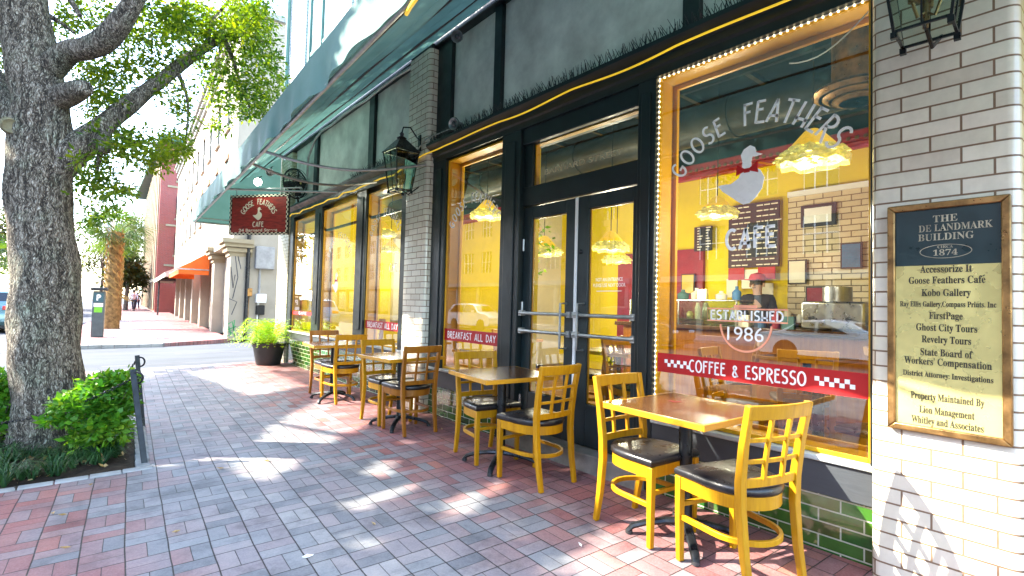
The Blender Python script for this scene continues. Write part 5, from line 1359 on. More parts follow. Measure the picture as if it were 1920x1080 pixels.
# ---- foliage
def ell(cx, cy_, rx, ry, zc, n, dz=.35):
    a = RNG.uniform(0, 2*np.pi, n); r = np.sqrt(RNG.uniform(0, 1, n))
    X, Y, Z = cx+rx*r*np.cos(a), cy_+ry*r*np.sin(a), zc+RNG.normal(0, dz, n)
    return np.array([tuple(at(x, y, z)) for x, y, z in zip(X, Y, Z)])
parts = []
for e in ((440, 100, 85, 85, 6.5, 420), (400, 35, 90, 45, 6.4, 300), (470, 40, 50, 60, 6.7, 200), (450, 185, 62, 34, 6.6, 150), (505, 140, 36, 44, 6.8, 110), (345, 60, 50, 50, 6.0, 150), (415, 235, 22, 14, 6.6, 14), (500, 195, 26, 22, 6.7, 40),
          (250, 95, 60, 45, 5.9, 120), (300, 25, 60, 40, 5.8, 130), (170, 20, 70, 35, 5.8, 110), (215, 150, 50, 40, 5.8, 75), (285, 130, 35, 30, 5.9, 40), (190, 195, 50, 36, 5.5, 85), (165, 130, 26, 30, 5.6, 40),
          (330, 175, 34, 26, 6.0, 34), (352, 225, 20, 34, 6.1, 34), (330, 200, 30, 20, 6.0, 20), (330, 240, 12, 14, 6.1, 9),
          (210, 268, 36, 34, 5.3, 60), (262, 272, 46, 30, 5.5, 90), (320, 276, 36, 24, 5.6, 70), (290, 300, 30, 18, 5.5, 36), (345, 280, 16, 12, 5.6, 12),
          (165, 318, 34, 34, 5.2, 70), (205, 345, 40, 24, 5.3, 60), (160, 355, 26, 24, 5.2, 34), (222, 362, 24, 14, 5.3, 18), (195, 395, 36, 18, 5.4, 30), (175, 415, 16, 8, 5.4, 8),
          (10, 120, 20, 50, 5.9, 40), (8, 60, 30, 40, 5.6, 40), (25, 180, 16, 20, 5.9, 14), (-60, 60, 60, 90, 5.6, 90), (120, 60, 40, 50, 6.2, 50)):
    parts.append(ell(*e))
CN = np.concatenate(parts)
CN = CN[RNG.uniform(size=len(CN)) < .54]
# shade crown, off to the left and above
blobs = []
for i in range(54):
    blobs.append((random.uniform(-8.8, -2.6), random.uniform(4.2, 18.5), random.uniform(5.6, 8.4), random.uniform(.8, 1.5)))
for i in range(16): blobs.append((random.uniform(-3.5, 1.2), random.uniform(5.5, 9.5), random.uniform(6.0, 7.6), random.uniform(.7, 1.1)))
P3 = []
for bx, by, bz, br in blobs:
    k = int(150*br*br); d = RNG.normal(size=(k, 3)); d /= np.linalg.norm(d, axis=1)[:, None]
    P3.append(np.array([bx, by, bz])+d*RNG.uniform(.3, 1, (k, 1))**.5*np.array([br, br, br*.6]))
P3 = np.concatenate(P3)
# leaves cut along sun rays, shaping the crown to light chosen pavement and shopfront spots
def inside(pt, poly):
    x, y = pt; c = False; n = len(poly)
    for i in range(n):
        x1, y1 = poly[i]; x2, y2 = poly[(i+1) % n]
        if (y1 > y) != (y2 > y) and x < (x2-x1)*(y-y1)/(y2-y1)+x1: c = not c
    return c
G_ = lambda L_: [tuple(gpt(*p))[:2] for p in L_]
def grow(q, k=1.3):
    cx = sum(p[0] for p in q)/len(q); cy_ = sum(p[1] for p in q)/len(q); return [(cx+(p[0]-cx)*k, cy_+(p[1]-cy_)*k) for p in q]
gaps = [grow(G_(q)) for q in ([(485, 862), (530, 795), (640, 742), (735, 762), (645, 815), (545, 875)], [(655, 945), (700, 915), (800, 885), (775, 925), (690, 955)], [(700, 880), (760, 830), (790, 835), (745, 890)],
        [(826, 978), (880, 935), (968, 896), (960, 918), (890, 968)], [(1130, 1040), (1205, 985), (1330, 950), (1520, 1030), (1480, 1100), (1180, 1100)], [(380, 700), (480, 690), (560, 720), (470, 735)])]
gaps.append([(-9, 12.4), (9, 12.4), (9, 40), (-9, 40)])
def keep(p):
    q = Vector(p)
    g_ = q-SUN*((q.z-.04)/SUN.z)
    if any(inside((g_.x, g_.y), k) for k in gaps): return False
    wl = q-SUN*((q.x-3.35)/SUN.x)
    if wl.x and -.1 < wl.y < 2.1 and .0 < wl.z < 1.5: return False
    if 5.7 < wl.y < 6.7 and .7 < wl.z < 1.8: return False
    if 9.3 < wl.y < 13 and .0 < wl.z < 1.1: return False
    for c, r in LITS:
        w_ = q-c; a = w_.dot(SUN)
        if a > 0 and (w_-SUN*a).length < r: return False
    return True
LITS = [(at(440, 110, 6.5), 1.0), (at(300, 285, 5.5), .35), (at(190, 760, 4.7), .5), (Vector((2.8, 12.1, .9)), .9)]
P3 = P3[np.array([keep(p) for p in P3])]
CN = CN[np.array([not any(inside((p[0]-SUN.x*p[2]/SUN.z, p[1]-SUN.y*p[2]/SUN.z), k) for k in gaps[:1]) for p in CN])]
V1, F1 = leaves(CN, 15, .10, .066, .026, .22)
V2, F2 = leaves(P3, 7, .18, .21, .11, .15)
def sunlit(V, F, polys):
    c = V.reshape(-1, 4, 3).mean(axis=1); gx = c[:, 0]-SUN.x*c[:, 2]/SUN.z; gy = c[:, 1]-SUN.y*c[:, 2]/SUN.z
    bad = np.zeros(len(c), bool)
    for q in polys:
        ins = np.zeros(len(c), bool); n = len(q)
        for i in range(n):
            x1, y1 = q[i]; x2, y2 = q[(i+1) % n]
            if y1 == y2: continue
            ins ^= ((y1 > gy) != (y2 > gy)) & (gx < (x2-x1)*(gy-y1)/(y2-y1)+x1)
        bad |= ins
    V = V.reshape(-1, 4, 3)[~bad].reshape(-1, 3); return V, np.arange(len(V)).reshape(-1, 4)
V1, F1 = sunlit(V1, F1, gaps[:4]); V2, F2 = sunlit(V2, F2, gaps)
np_mesh('crown', np.concatenate([V1, V2]), np.concatenate([F1, F2+len(V1)]), 'oak_leaf', OAK)
print('leaf quads', len(F1), len(F2))

# ================================================================== POTTED FERN
pc = Vector((3.02, 12.05, gz(3.0)))
PT = root('potted_fern', pc, 'wide dark plastic pot with a bushy lime green fern at the corner of the cafe', 'plant')
MB().lathe([(.0, 0), (.235, 0), (.25, .03), (.285, .22), (.31, .36), (.345, .44), (.36, .455), (.36, .475), (.33, .475), (.30, .44), (.29, .40), (0, .40)], pc, 32).build('pot', 'black_plastic', PT, smooth=True, angle=50)
MB().lathe([(.30, .415), (.2, .43), (0, .44)], pc, 16).build('soil', 'soil', PT)
V = []; F_ = []
def frond(b, d, ln, lift):
    P = []
    for i in range(15):
        t = i/14; q = Vector(b)+Vector((d.x, d.y, 0))*ln*t+Vector((0, 0, lift*t-1.05*lift*t*t*.95)); P.append(q)
    for i in range(1, 15):
        t = i/14; ax_ = (P[i]-P[i-1]).normalized(); sd = ax_.cross(Vector((0, 0, 1))).normalized()
        for s in (-1, 1):
            l = .085*math.sin(math.pi*min(1, t*.9+.12))+.012; tip = P[i]+sd*s*l+ax_*l*.5-Vector((0, 0, l*.25)); m = P[i].lerp(tip, .5); wv = ax_*.011
            o = len(V); V.extend([tuple(P[i]), tuple(m+wv), tuple(tip), tuple(m-wv)]); F_.append((o, o+1, o+2, o+3))
for i in range(150):
    a = random.uniform(0, 6.283); d = Vector((math.cos(a), math.sin(a), 0))
    if d.dot(Vector((-1, .3, 0))) < -.3 and random.random() < .45: continue
    frond(pc+Vector((d.x*.1, d.y*.1, .44)), d, random.uniform(.35, .85), random.uniform(.5, 2.3))
np_mesh('fronds', np.array(V), np.array(F_), 'fern_leaf', PT)
mb = MB()
for i in range(16):
    a = random.uniform(0, 6.28); mb.tube([pc+Vector((.04*math.cos(a), .04*math.sin(a), .43)), pc+Vector((.14*math.cos(a), .14*math.sin(a), .60))], [.012, .005], 5)
mb.build('stalks', 'chair_wood_deep', PT)

# fallen leaves and bits
for i, (x, y, lb) in enumerate(((413, 880, 'yellow fallen leaf on the grey bricks left of the sunlit patch'), (500, 866, 'dark curled leaf at the edge of the sunlit patch'), (577, 1047, 'small white scrap lying on the grey bricks near the bottom edge'), (1087, 1025, 'pale scrap on the red bricks between the two nearest tables'), (100, 965, 'pale fallen leaf on the orange bricks near the tree bed'), (117, 968, 'second pale leaf beside it on the orange bricks'), (170, 911, 'curled pale leaf at the foot of the grass'), (122, 1030, 'crumpled leaf on the bricks towards the bottom left corner'), (828, 806, 'tiny pale leaf on the bricks behind the third table'), (395, 720, 'brown leaf on the far pavement bricks'), (330, 1000, 'dry leaf on the grey bricks'), (700, 985, 'brown leaf specks on the pavement'))):
    p = gpt(x, y)+Vector((0, 0, .006)); mb = MB(); a = random.uniform(0, 6.28); s = random.uniform(.02, .035)
    M = Matrix.Translation(p) @ Matrix.Rotation(a, 4, 'Z') @ Matrix.Rotation(R(14), 4, 'X')
    mb.add([M @ Vector(k) for k in ((-s, 0, .004), (-.2*s, s*.45, .010), (s, .1*s, .012), (.1*s, 0, 0), (-.2*s, -s*.45, .010))], [(0, 3, 1), (1, 3, 2), (0, 4, 3), (3, 4, 2)])
    tag(mb.build('fallen_leaf', 'dry_leaf' if i not in (2, 3) else 'white_paint'), lb, 'leaf', 'fallen leaves and scraps on the pavement')

# ================================================================== BEYOND THE LANE
# ---- white corner building
WC0 = Vector((3.73, 20.5, 0)); e_ = Vector((math.sin(R(2.47)), math.cos(R(2.47)), 0)); in_ = Vector((e_.y, -e_.x, 0))
pm('stucco_white', (.36, .325, .26), .8, var=.12, scale=1.2, bmp=.2, bscale=20, dirt=.16)
pm('stucco_cream', (.32, .27, .175), .8, var=.15, scale=1.5, bmp=.2, bscale=20, dirt=.3)
pm('shop_dark', (.05, .05, .055), .25, var=.4, scale=2)
pm('window_grey', (.012, .014, .016), .3, var=.35, scale=2)
pm('arch_tan', (.16, .07, .015), .7, var=.25, scale=3)
pm('orange_cloth', (.80, .14, .006), .6, var=.15, scale=2)
pm('white_cloth', (.55, .50, .42), .6, var=.06)
pm('graffiti', (.04, .32, .10), .6)
pm('graffiti_black', (.05, .05, .06), .6, var=.5)
pm('roof_cap', (.30, .31, .30), .7, var=.2)
WB_ = root('white_building', WC0, 'tall white stucco building across the lane with arched windows and corner pilaster', 'building')
def wf(s, o, z): return WC0+e_*s+in_*o+Vector((0, 0, z))
def wbox(mb, s0, s1, o0, o1, z0, z1):
    vs = [wf(s, o, z) for z in (z0, z1) for s in (s0, s1) for o in (o0, o1)]
    return mb.add(vs, [(0, 2, 3, 1), (4, 5, 7, 6), (0, 1, 5, 4), (2, 6, 7, 3), (0, 4, 6, 2), (1, 3, 7, 5)])
LEN, HT = 30., 12.1
mb = MB()
rows = [(5.3, 7.0), (8.2, 10.0)]; wins = [1.95+2.9*k for k in range(9)]; ww = .95
# front wall above the shops with real openings
s = 0
for a in wins+[LEN+1]:
    b = min(a, LEN); wbox(mb, s, b, .06, .4, 3.62, HT); s = a+ww
    if a < LEN:
        for z0, z1 in ((3.62, rows[0][0]), (rows[0][1], rows[1][0]), (rows[1][1], HT)): wbox(mb, a, a+ww, .06, .4, z0, z1)
wbox(mb, 0, 14, .4, 14, 0.05, HT-.2); 
mb.build('wall', 'stucco_white', WB_)
mb = MB(); wbox(mb, -.01, 0.0, .7, 14, 0.05, HT); mb.build('side_wall', 'stucco_white', WB_)
mb = MB(); wbox(mb, 14, LEN, .4, 14, 0.05, HT-.2); mb.build('rear_block', 'stucco_white', WB_)
for a in wins:
    for ri, (z0, z1) in enumerate(rows):
        f = MB(); wbox(f, a, a+ww, .13, .16, z0, z1); w_ = f.build('window', 'window_grey', WB_)
        f = MB(); wbox(f, a+ww/2-.03, a+ww/2+.03, .11, .13, z0, z1); wbox(f, a, a+ww, .11, .13, (z0+z1)/2-.03, (z0+z1)/2+.03); f.build('glazing_bar', 'white_paint', w_)
        f = MB(); poly = [(a-.05+(ww+.1)/2*(1-math.cos(R(t))), z1-.02+.30*math.sin(R(t))) for t in range(0, 181, 20)]
        f.add([wf(p, .03, q) for p, q in poly]+[wf(p, .07, q) for p, q in poly], [tuple(range(10))]+[(i, i+1, 11+i, 10+i) for i in range(9)]+[tuple(reversed(range(10, 20)))]); f.build('window_arch', 'arch_tan' if ri == 0 else 'stucco_cream', w_)
        f = MB(); wbox(f, a-.08, a+ww+.08, -.04, .06, z0-.1, z0); f.build('window_ledge', 'stucco_white', w_)
mb = MB()
for o, z in ((-.25, HT-.12), (-.14, HT-.32), (-.06, HT-.75)): wbox(mb, -.1, LEN, o, .39, z, z+.12)
mb.build('roof_cornice', 'roof_cap', WB_)
mb = MB(); wbox(mb, -.16, -.011, .4, 14, HT-.15, HT+.05); mb.build('parapet_cap', 'roof_cap', WB_)
for s0, s1 in ((0, .75), (4.3, 5.0), (9.0, 9.6), (13.2, 13.8), (17.4, 18), (21.6, 22.2), (25.8, 26.4)):
    mb = MB(); wbox(mb, s0, s1, 0, .7, 0, 3.0); p = mb.build('pilaster', 'stucco_white', WB_)
    if s0 < 6:
        mb = MB()
        for i, (o, z) in enumerate(((.05, 3.001), (.14, 3.15), (.22, 3.32), (.30, 3.46))): wbox(mb, s0-o, s1+o, -o, .699, z, z+.15)
        mb.build('capital', 'stucco_cream', p)
mb = MB(); wbox(mb, .75, LEN, .45, .55, 0.05, 3.62); mb.build('shop_wall', 'stucco_cream', WB_)
mb = MB(); wbox(mb, 0, LEN, -.08, .44, 3.40, 3.62); mb.build('string_course', 'stucco_white', WB_)
for s0, s1 in ((1.1, 3.9), (5.4, 8.6), (10, 12.8), (14.2, 17), (18.4, 21.2), (22.6, 25.4)):
    mb = MB(); wbox(mb, s0, s1, .42, .449, .5, 2.6); d = mb.build('shop_window', 'shop_dark' if s0 < 4 else 'orange_lit' if False else 'stucco_cream', WB_)
    mb = MB()
    for q in np.linspace(s0, s1, 5): wbox(mb, q-.05, q+.05, .38, .42, .3, 2.7)
    mb.build('frame', 'stucco_white', d)
# side wall facing the lane: return of the corner pier, meters, tags
mb = MB(); wbox(mb, -.03, -.011, .0, 1.75, 0, 3.3); mb.build('pier_return', 'stucco_white', WB_)
def sidept(x, y, d=.0): 
    p = ray(x, y); return CAMP+p*((20.47-d)/p.y)
mb = MB(); fn = lambda x, y: tuple(sidept(x, y, .012))
mbk = MB()
def scr(pts, w_, mbx):
    P = [sidept(x, y, .014) for x, y in pts]
    mbx.stroke([(p.x, p.z) for p in P], w_, lambda u, v, d: (u, 20.455, v))
for pts in ([(427, 608), (440, 600), (438, 618), (428, 622), (440, 626), (441, 632)], [(429, 612), (433, 628), (426, 630)], [(436, 604), (440, 630)], [(427, 618), (443, 612)]): scr(pts, .035, mb)
for pts in ([(433, 500), (437, 540), (441, 515)], [(440, 470), (446, 520), (436, 560)], [(430, 560), (444, 566), (434, 590)], [(448, 490), (444, 470), (452, 505)]): scr(pts, .03, mbk)
mb.build('scribble', 'graffiti', WB_); mbk.build('scribble', 'graffiti_black', WB_)
def lane_box(x0, y0, x1, y1, label, m='galvanised', dep=.25):
    a, b = sidept(x0, y0), sidept(x1, y1)
    t = root('utility_box', (a.x, 20.47, b.z), label, 'utility box', 'electrical boxes on the white building in the lane')
    MB().box(a.x, 20.46-dep, b.z, b.x, 20.468, a.z).build('casing', m, t, bevel=.02)
    MB().box(a.x+.04, 20.455-dep, b.z+.05, b.x-.04, 20.46-dep, a.z-.05).build('door', m, t, bevel=.01)
    MB().tube([((a.x*.7+b.x*.3), 20.40, b.z), ((a.x*.7+b.x*.3), 20.40, b.z-.9)], .04, 8).build('conduit', m, t, smooth=True)
lane_box(478, 462, 511, 506, 'large grey electrical box high on the lane wall, beside the hanging sign', 'kerb_stone')
lane_box(478, 551, 496, 568, 'small pale electrical box lower on the lane wall above the fern', 'white_paint')
lane_box(479, 572, 494, 590, 'small dark meter box just above the fern leaves', 'dark_iron', .15)
lane_box(462, 540, 471, 556, 'rusty orange valve box left of the meters in the lane', 'bronze', .15)
a = sidept(466, 450); mb = MB().tube([(a.x, 20.38, .1), (a.x, 20.38, 6.0)], .07, 10)
tag(mb.build('downpipe', 'window_grey', smooth=True), 'grey downpipe on the lane side of the white building', 'pipe')
# awnings on that building
def shop_awning(s0, s1, z0, z1, out, m, label, drop=.25):
    t = root('shop_awning', wf((s0+s1)/2, 0, z0), label, 'awning', 'awnings on the white building')
    mb = MB(); A = [wf(s0, 0, z1), wf(s1, 0, z1), wf(s1, -out, z0), wf(s0, -out, z0), wf(s1, -out, z0-drop), wf(s0, -out, z0-drop)]
    mb.add(A, [(0, 1, 2, 3), (3, 2, 4, 5)]); mb.add([wf(s0, 0, z1), wf(s0, -out, z0), wf(s0, -out, z0-drop), wf(s0, 0, z0-drop)], [(0, 1, 2, 3)]); mb.add([wf(s1, 0, z1), wf(s1, -out, z0), wf(s1, -out, z0-drop), wf(s1, 0, z0-drop)], [(0, 1, 2, 3)])
    mb.build('cloth', m, t)
    MB().tube([wf(s0, 0, z0-.02), wf(s0, -out, z0-.02), wf(s1, -out, z0-.02)], .03, 6).build('frame_bar', 'galvanised', t)
shop_awning(6.0, 12.5, 2.75, 3.55, 1.15, 'orange_cloth', 'orange cloth awning on the white building, nearest the lane')
shop_awning(13.3, 29, 2.85, 3.55, 1.3, 'white_cloth', 'long pale cloth awning past the orange one')
# ---- red brick building further on
RB0 = Vector((4.45, 58, 0)); RBH = 16.2
RB = root('red_brick_building', RB0, 'red brick building with pale vertical strips and green roof cornice beyond the white one', 'building')
MB().prism([(4.45, 58), (26, 58), (26, 95), (5.6, 95)], 0, RBH).build('wall', 'red_brick', RB)
mb = MB()
for i in range(12): 
    y = 58.6+i*3; x = 4.45+.031*(y-58); mb.box(x-.12, y, .2, x+.0, y+.5, RBH-.6)
mb.build('pale_strip', 'stucco_cream', RB)
MB().box(4.2, 57.6, RBH, 26, 95.5, RBH+.55).build('roof_cornice', 'awning_cloth', RB, bevel=.1)
for i in range(3):
    for z in (5.5, 9, 12.6):
        f = MB().box(5.75+i*3.2, 57.93, z, 6.75+i*3.2, 57.99, z+2.1).build('window', 'window_grey', RB)
        MB().box(5.65+i*3.2, 57.88, z-.18, 6.85+i*3.2, 57.985, z-.002).build('window_ledge', 'stucco_cream', f)
for z in (4.4, 8.2, 11.9, 15.2): MB().box(5.0, 57.9, z, 26, 57.995, z+.18).build('string_course', 'stucco_cream', RB)
# ---- shop fronts and street bits at the far end of the pavement
t = root('dark_canopy', (5.2, 50.5, 2.6), 'dark canopy over the far shop entrance', 'canopy'); MB().box(3.9, 49, 2.75, 5.6, 57, 3.0).build('roof', 'shop_dark', t, bevel=.05); MB().tube([(4.0, 49.2, 0), (4.0, 49.2, 2.75)], .06, 8).build('support', 'shop_dark', t)
# ---- parking pay station
mp = gnd(182, 632, .02); PS = root('pay_station', mp, 'dark grey parking pay station with white P and green sticker', 'parking meter', rz=0)
MM = Matrix.Translation(mp) @ Matrix.Rotation(R(-6), 4, 'Z')
def tb(mb, x0, y0, z0, x1, y1, z1): 
    k = MB().box(x0, y0, z0, x1, y1, z1); return mb.add([MM @ Vector(v) for v in k.v], k.f)
tb(MB(), -.17, -.13, 0, .17, .13, 1.60).build('cabinet', 'meter_grey' if 'meter_grey' in MATS else pm('meter_grey', (.06, .085, .09), .4, var=.2), PS, bevel=.03)
mb = MB(); tb(mb, -.23, -.20, 1.61, .23, .2, 1.72); mb.build('cap', 'black_plastic', PS, bevel=.03)
mb = MB(); tb(mb, -.13, -.137, 1.05, .13, -.131, 1.18); mb.build('display', 'white_paint', PS); mb = MB(); tb(mb, -.11, -.138, .86, .11, -.131, 1.04); mb.build('sticker', pm('sticker_green', (.18, .55, .03), .5), PS)
mb = MB(); tb(mb, -.13, -.137, 1.22, .13, -.131, 1.52); mb.build('panel', pm('meter_blue', (.03, .10, .12), .4), PS)
mb = MB(); letters(mb, 'P', lambda u, v, d: tuple(MM @ Vector((u, -.139-d, 1.27+v))), .2, .045); mb.build('lettering', 'lettering_white', PS)
# ---- palms and lamp pole
def palm(b, h, r, label, s=1.0, seed=1):
    rg = random.Random(seed); t = root('palm_tree', b, label, 'palm tree', 'cabbage palms along the far pavement'); b = Vector(b)
    MB().tube([b+Vector((0, 0, -.1)), b+Vector((.01, 0, h*.5)), b+Vector((.05, 0, h))], [r*1.0, r*.78, r*.6], 16).build('trunk', 'palm_bark' if 'palm_bark' in MATS else pm('palm_bark', (.24, .15, .06), .9, var=.6, scale=7, bmp=.8, bscale=14), t, smooth=True)
    mb = MB()
    for i in range(int(95*s)):                               # old leaf stubs criss-crossing the trunk
        z = h*(.30+.68*i/95/s); a = i*2.4; c = b+Vector((0, 0, z)); d = Vector((math.cos(a), math.sin(a), 0)); sd = Vector((-d.y, d.x, 0))
        mb.tube([c+d*r*.72+sd*.12*s, c+d*r*.86+Vector((0, 0, .10)), c+d*(r*1.02)-sd*.06+Vector((0, 0, .24))], [.030, .024, .010], 4)
    for a in (-.7, .3, 2.4, 3.6): mb.tube([b+Vector((0, 0, h*.36)), b+Vector((math.cos(a)*.35, math.sin(a)*.2, h*.33)), b+Vector((math.cos(a)*.8, math.sin(a)*.5, h*.28))], [.04, .03, .015], 5)
    mb.build('leaf_stubs', pm('palm_stub', (.36, .24, .085), .85, var=.4, scale=5), t)
    V = []; F = []
    for i in range(int(46*s)):
        a = rg.uniform(0, 6.283); el = rg.uniform(-.5, 1.25); d = Vector((math.cos(a)*math.cos(el), math.sin(a)*math.cos(el), math.sin(el))); ln = rg.uniform(1.0, 1.6)*s
        hub = b+Vector((0, 0, h))+d*ln*.55; sd = d.cross(Vector((0, 0, 1))).normalized(); up = sd.cross(d)
        for k in range(15):
            an = (k/14-.5)*2.5; dd = d*math.cos(an)+sd*math.sin(an); tip = hub+dd*ln*.8-Vector((0, 0, .25*ln*abs(math.sin(an))+.15*ln)); m = hub.lerp(tip, .55)+up*.03
            wv = dd.cross(up).normalized()*.022*s; o = len(V); V += [tuple(hub), tuple(m+wv), tuple(tip), tuple(m-wv)]; F.append((o, o+1, o+2, o+3))
        V += [tuple(b+Vector((0, 0, h-.1))), tuple(b+Vector((0, 0, h-.1))+sd*.02), tuple(hub+sd*.012), tuple(hub-sd*.012)]; o = len(V); F.append((o-4, o-3, o-2, o-1))
    np_mesh('crown', np.array(V), np.array(F), 'palm_leaf', t)
leafmat('palm_leaf', [(.015, .065, .008), (.03, .10, .010), (.10, .13, .010)])
palm(gnd(207, 616, .02), 4.3, .33, 'cabbage palm with criss-cross trunk right behind the pay station', 1.0, 3)
palm(gnd(216, 600, .02), 4.6, .30, 'second cabbage palm, mostly hidden behind the first', .9, 5)
palm((-3.4, 40, -.1), 3.6, .3, 'palm tree partly behind the oak trunk across the lane', 1.1, 8)
lp = gnd(196, 605, .02); t = root('lamp_pole', lp, 'tall grey lamp pole behind the palm', 'lamp post'); MB().tube([lp, lp+Vector((0, 0, 5.0))], [.12, .09], 12).build('pole', 'galvanised', t, smooth=True); MB().lathe([(.1, 5.0), (.22, 5.1), (.2, 5.5), (.05, 5.7), (0, 5.8)], lp, 12).build('lamp_head', 'white_paint', t, smooth=True)
# ---- trees far down the street
def far_tree(x, y, h, r, label, n=420, base=.35, mat='far_leaf', ls=.45):
    t = root('street_tree', (x, y, 0), label, 'tree', 'trees far down the street')
    mb = MB().tube([(x, y, -.1), (x+.1, y, h*.4), (x, y, h*.7)], [.22, .16, .07], 8)
    C = []
    for k in range(9):
        a = k*2.4; c = np.array([x+math.cos(a)*r*.55*random.uniform(.3, 1), y+math.sin(a)*r*.55, h*(base+(1-base)*random.uniform(.15, .9))])
        mb.tube([(x, y, h*.4), tuple(c)], [.08, .03], 6)
        d = RNG.normal(size=(n//9, 3)); d /= np.linalg.norm(d, axis=1)[:, None]; C.append(c+d*r*.5*RNG.uniform(.2, 1, (len(d), 1)))
    mb.build('trunk', 'oak_bark', t); V, F = leaves(np.concatenate(C), 6, .5, ls, ls*.5, .1); np_mesh('crown', V, F, mat, t)
far_tree(-5, 74, 13, 5.0, 'broad dark green tree far down the street, left of the palm', 700)
far_tree(.8, 92, 13.5, 5.5, 'tall hazy tree at the very end of the street', 700)
far_tree(2.6, 66, 7.5, 2.6, 'yellow green street tree between the palm and the red brick building', 500, .25)
far_tree(-9, 60, 10, 4, 'dark green tree behind the oak trunk', 600); far_tree(-12, 84, 14, 6, 'large far tree behind the parked cars', 600)
far_tree(4.5, 110, 16, 5.5, 'distant green tree closing the street beside the red brick building', 600)
# ---- people
def person(b, rz, label, shirt, trousers, hair='hair_dark', cap=None, walk=True, s=1.0):
    t = root('person', b, label, 'person', rz=rz); t.scale = (s, s, s)
    def skin(name, V, E, Rr, m, rootv=0, sub=1):
        me = bpy.data.meshes.new(name); me.from_pydata(V, E, []); me.materials.append(MATS[m]); o = bpy.data.objects.new(name, me); COL.objects.link(o); o.parent = t
        sk_ = o.modifiers.new('skin', 'SKIN'); sk_.use_smooth_shade = True
        for i, r in enumerate(Rr): me.skin_vertices[0].data[i].radius = (r, r) if not isinstance(r, tuple) else r
        me.skin_vertices[0].data[rootv].use_root = True
        ss = o.modifiers.new('sub', 'SUBSURF'); ss.levels = sub; ss.render_levels = sub
        return o
    st = .24 if walk else .04; aw = .18 if walk else .06
    J = dict(pel=(0, 0, .94), chest=(0, .0, 1.28), neck=(0, .0, 1.47), head=(0, .02, 1.60), crown=(0, .01, 1.70))
    for sd, sg in (('l', -1), ('r', 1)):
        ph = sg
        J['hip'+sd] = (sg*.09, 0, .88); J['knee'+sd] = (sg*.10, ph*st*.6+.03, .49); J['ank'+sd] = (sg*.10, ph*st*1.25-.03, .09); J['toe'+sd] = (sg*.11, ph*st*1.25+.13, .035)
        J['sho'+sd] = (sg*.19, 0, 1.40); J['elb'+sd] = (sg*.24, -ph*aw*.4-.02, 1.12); J['wri'+sd] = (sg*.24, -ph*aw+.06, .88); J['palm'+sd] = (sg*.24, -ph*aw+.09, .80)
    names = list(J); V = [J[k] for k in names]; ix = {k: i for i, k in enumerate(names)}
    RAD = dict(pel=.12, chest=.13, neck=.055, head=.088, crown=.075, hip=.085, knee=.058, ank=.042, toe=.035, sho=.06, elb=.042, wri=.030, palm=.034)
    Rr = [RAD.get(k, RAD.get(k[:-1])) for k in names]
    E = [(ix[a], ix[b_]) for a, b_ in (('pel', 'chest'), ('chest', 'neck'), ('neck', 'head'), ('head', 'crown'))]
    for sd in 'lr': E += [(ix[a+sd if a not in ('pel', 'chest') else a], ix[b_+sd]) for a, b_ in (('pel', 'hip'), ('hip', 'knee'), ('knee', 'ank'), ('ank', 'toe'), ('chest', 'sho'), ('sho', 'elb'), ('elb', 'wri'), ('wri', 'palm'))]
    for sd, sg in (('l', -1), ('r', 1)):
        p = J['palm'+sd]
        for k, (dy, ln) in enumerate(((-.026, .06), (-.009, .075), (.009, .07), (.026, .055), (.04, .045))):
            V += [(p[0], p[1]+dy*.8, p[2]-.03), (p[0]-sg*.01, p[1]+dy*1.1+(.02 if k == 4 else 0), p[2]-.03-ln*(.5 if k == 4 else 1))]; Rr += [.010, .008]; E += [(ix['palm'+sd], len(V)-2), (len(V)-2, len(V)-1)]
    skin('body', V, E, Rr, 'skin_tone')
    K = ['chest', 'neck', 'pel', 'shol', 'elbl', 'wril', 'shor', 'elbr', 'wrir']
    def off(k): return J[k]
    V2 = [(0, 0, .90), (0, 0, 1.10), J['chest'], (0, 0, 1.44)]+[J[k] for k in ('shol', 'elbl', 'shor', 'elbr')]+[tuple(np.array(J['elbl'])*.4+np.array(J['wril'])*.6), tuple(np.array(J['elbr'])*.4+np.array(J['wrir'])*.6)]
    skin('shirt', V2, [(0, 1), (1, 2), (2, 3), (2, 4), (4, 5), (5, 8), (2, 6), (6, 7), (7, 9)], [(.155, .13), (.15, .125), (.165, .135), .075, .078, .058, .078, .058, .05, .05], shirt)
    V3 = [(0, 0, .96), J['hipl'], J['kneel'], tuple(np.array(J['ankl'])+np.array((0, 0, .02))), J['hipr'], J['kneer'], tuple(np.array(J['ankr'])+np.array((0, 0, .02)))]
    skin('trousers', V3, [(0, 1), (1, 2), (2, 3), (0, 4), (4, 5), (5, 6)], [(.145, .125), .10, .076, .062, .10, .076, .062], trousers)
    for sd in 'lr':
        a, q = Vector(J['ank'+sd]), Vector(J['toe'+sd]); k = MB().tube([a+Vector((0, -.06, -.05)), a+Vector((0, 0, -.035)), q], [.045, .052, .04], 8).build('shoe', 'black_plastic', t, local=True, smooth=True)
    hd = Vector(J['head'])
    MB().lathe([(.0, -.05), (.092, -.02), (.104, .05), (.085, .11), (0, .135)], hd+Vector((0, -.015, .02)), 14).build('hair', hair, t, local=True, smooth=True)
    mb = MB().cbox(hd+Vector((0, .10, -.01)), (.024, .035, .035))
    for sg in (-1, 1): mb.cbox(hd+Vector((sg*.097, 0, -.005)), (.02, .035, .055))
    mb.build('face', 'skin_tone', t, local=True, bevel=.008)
    mb = MB()
    for sg in (-1, 1): mb.cbox(hd+Vector((sg*.034, .088, .018)), (.02, .01, .012))
    mb.cbox(hd+Vector((0, .088, -.048)), (.045, .01, .010)); mb.build('eyes_and_mouth', 'hair_dark', t, local=True)
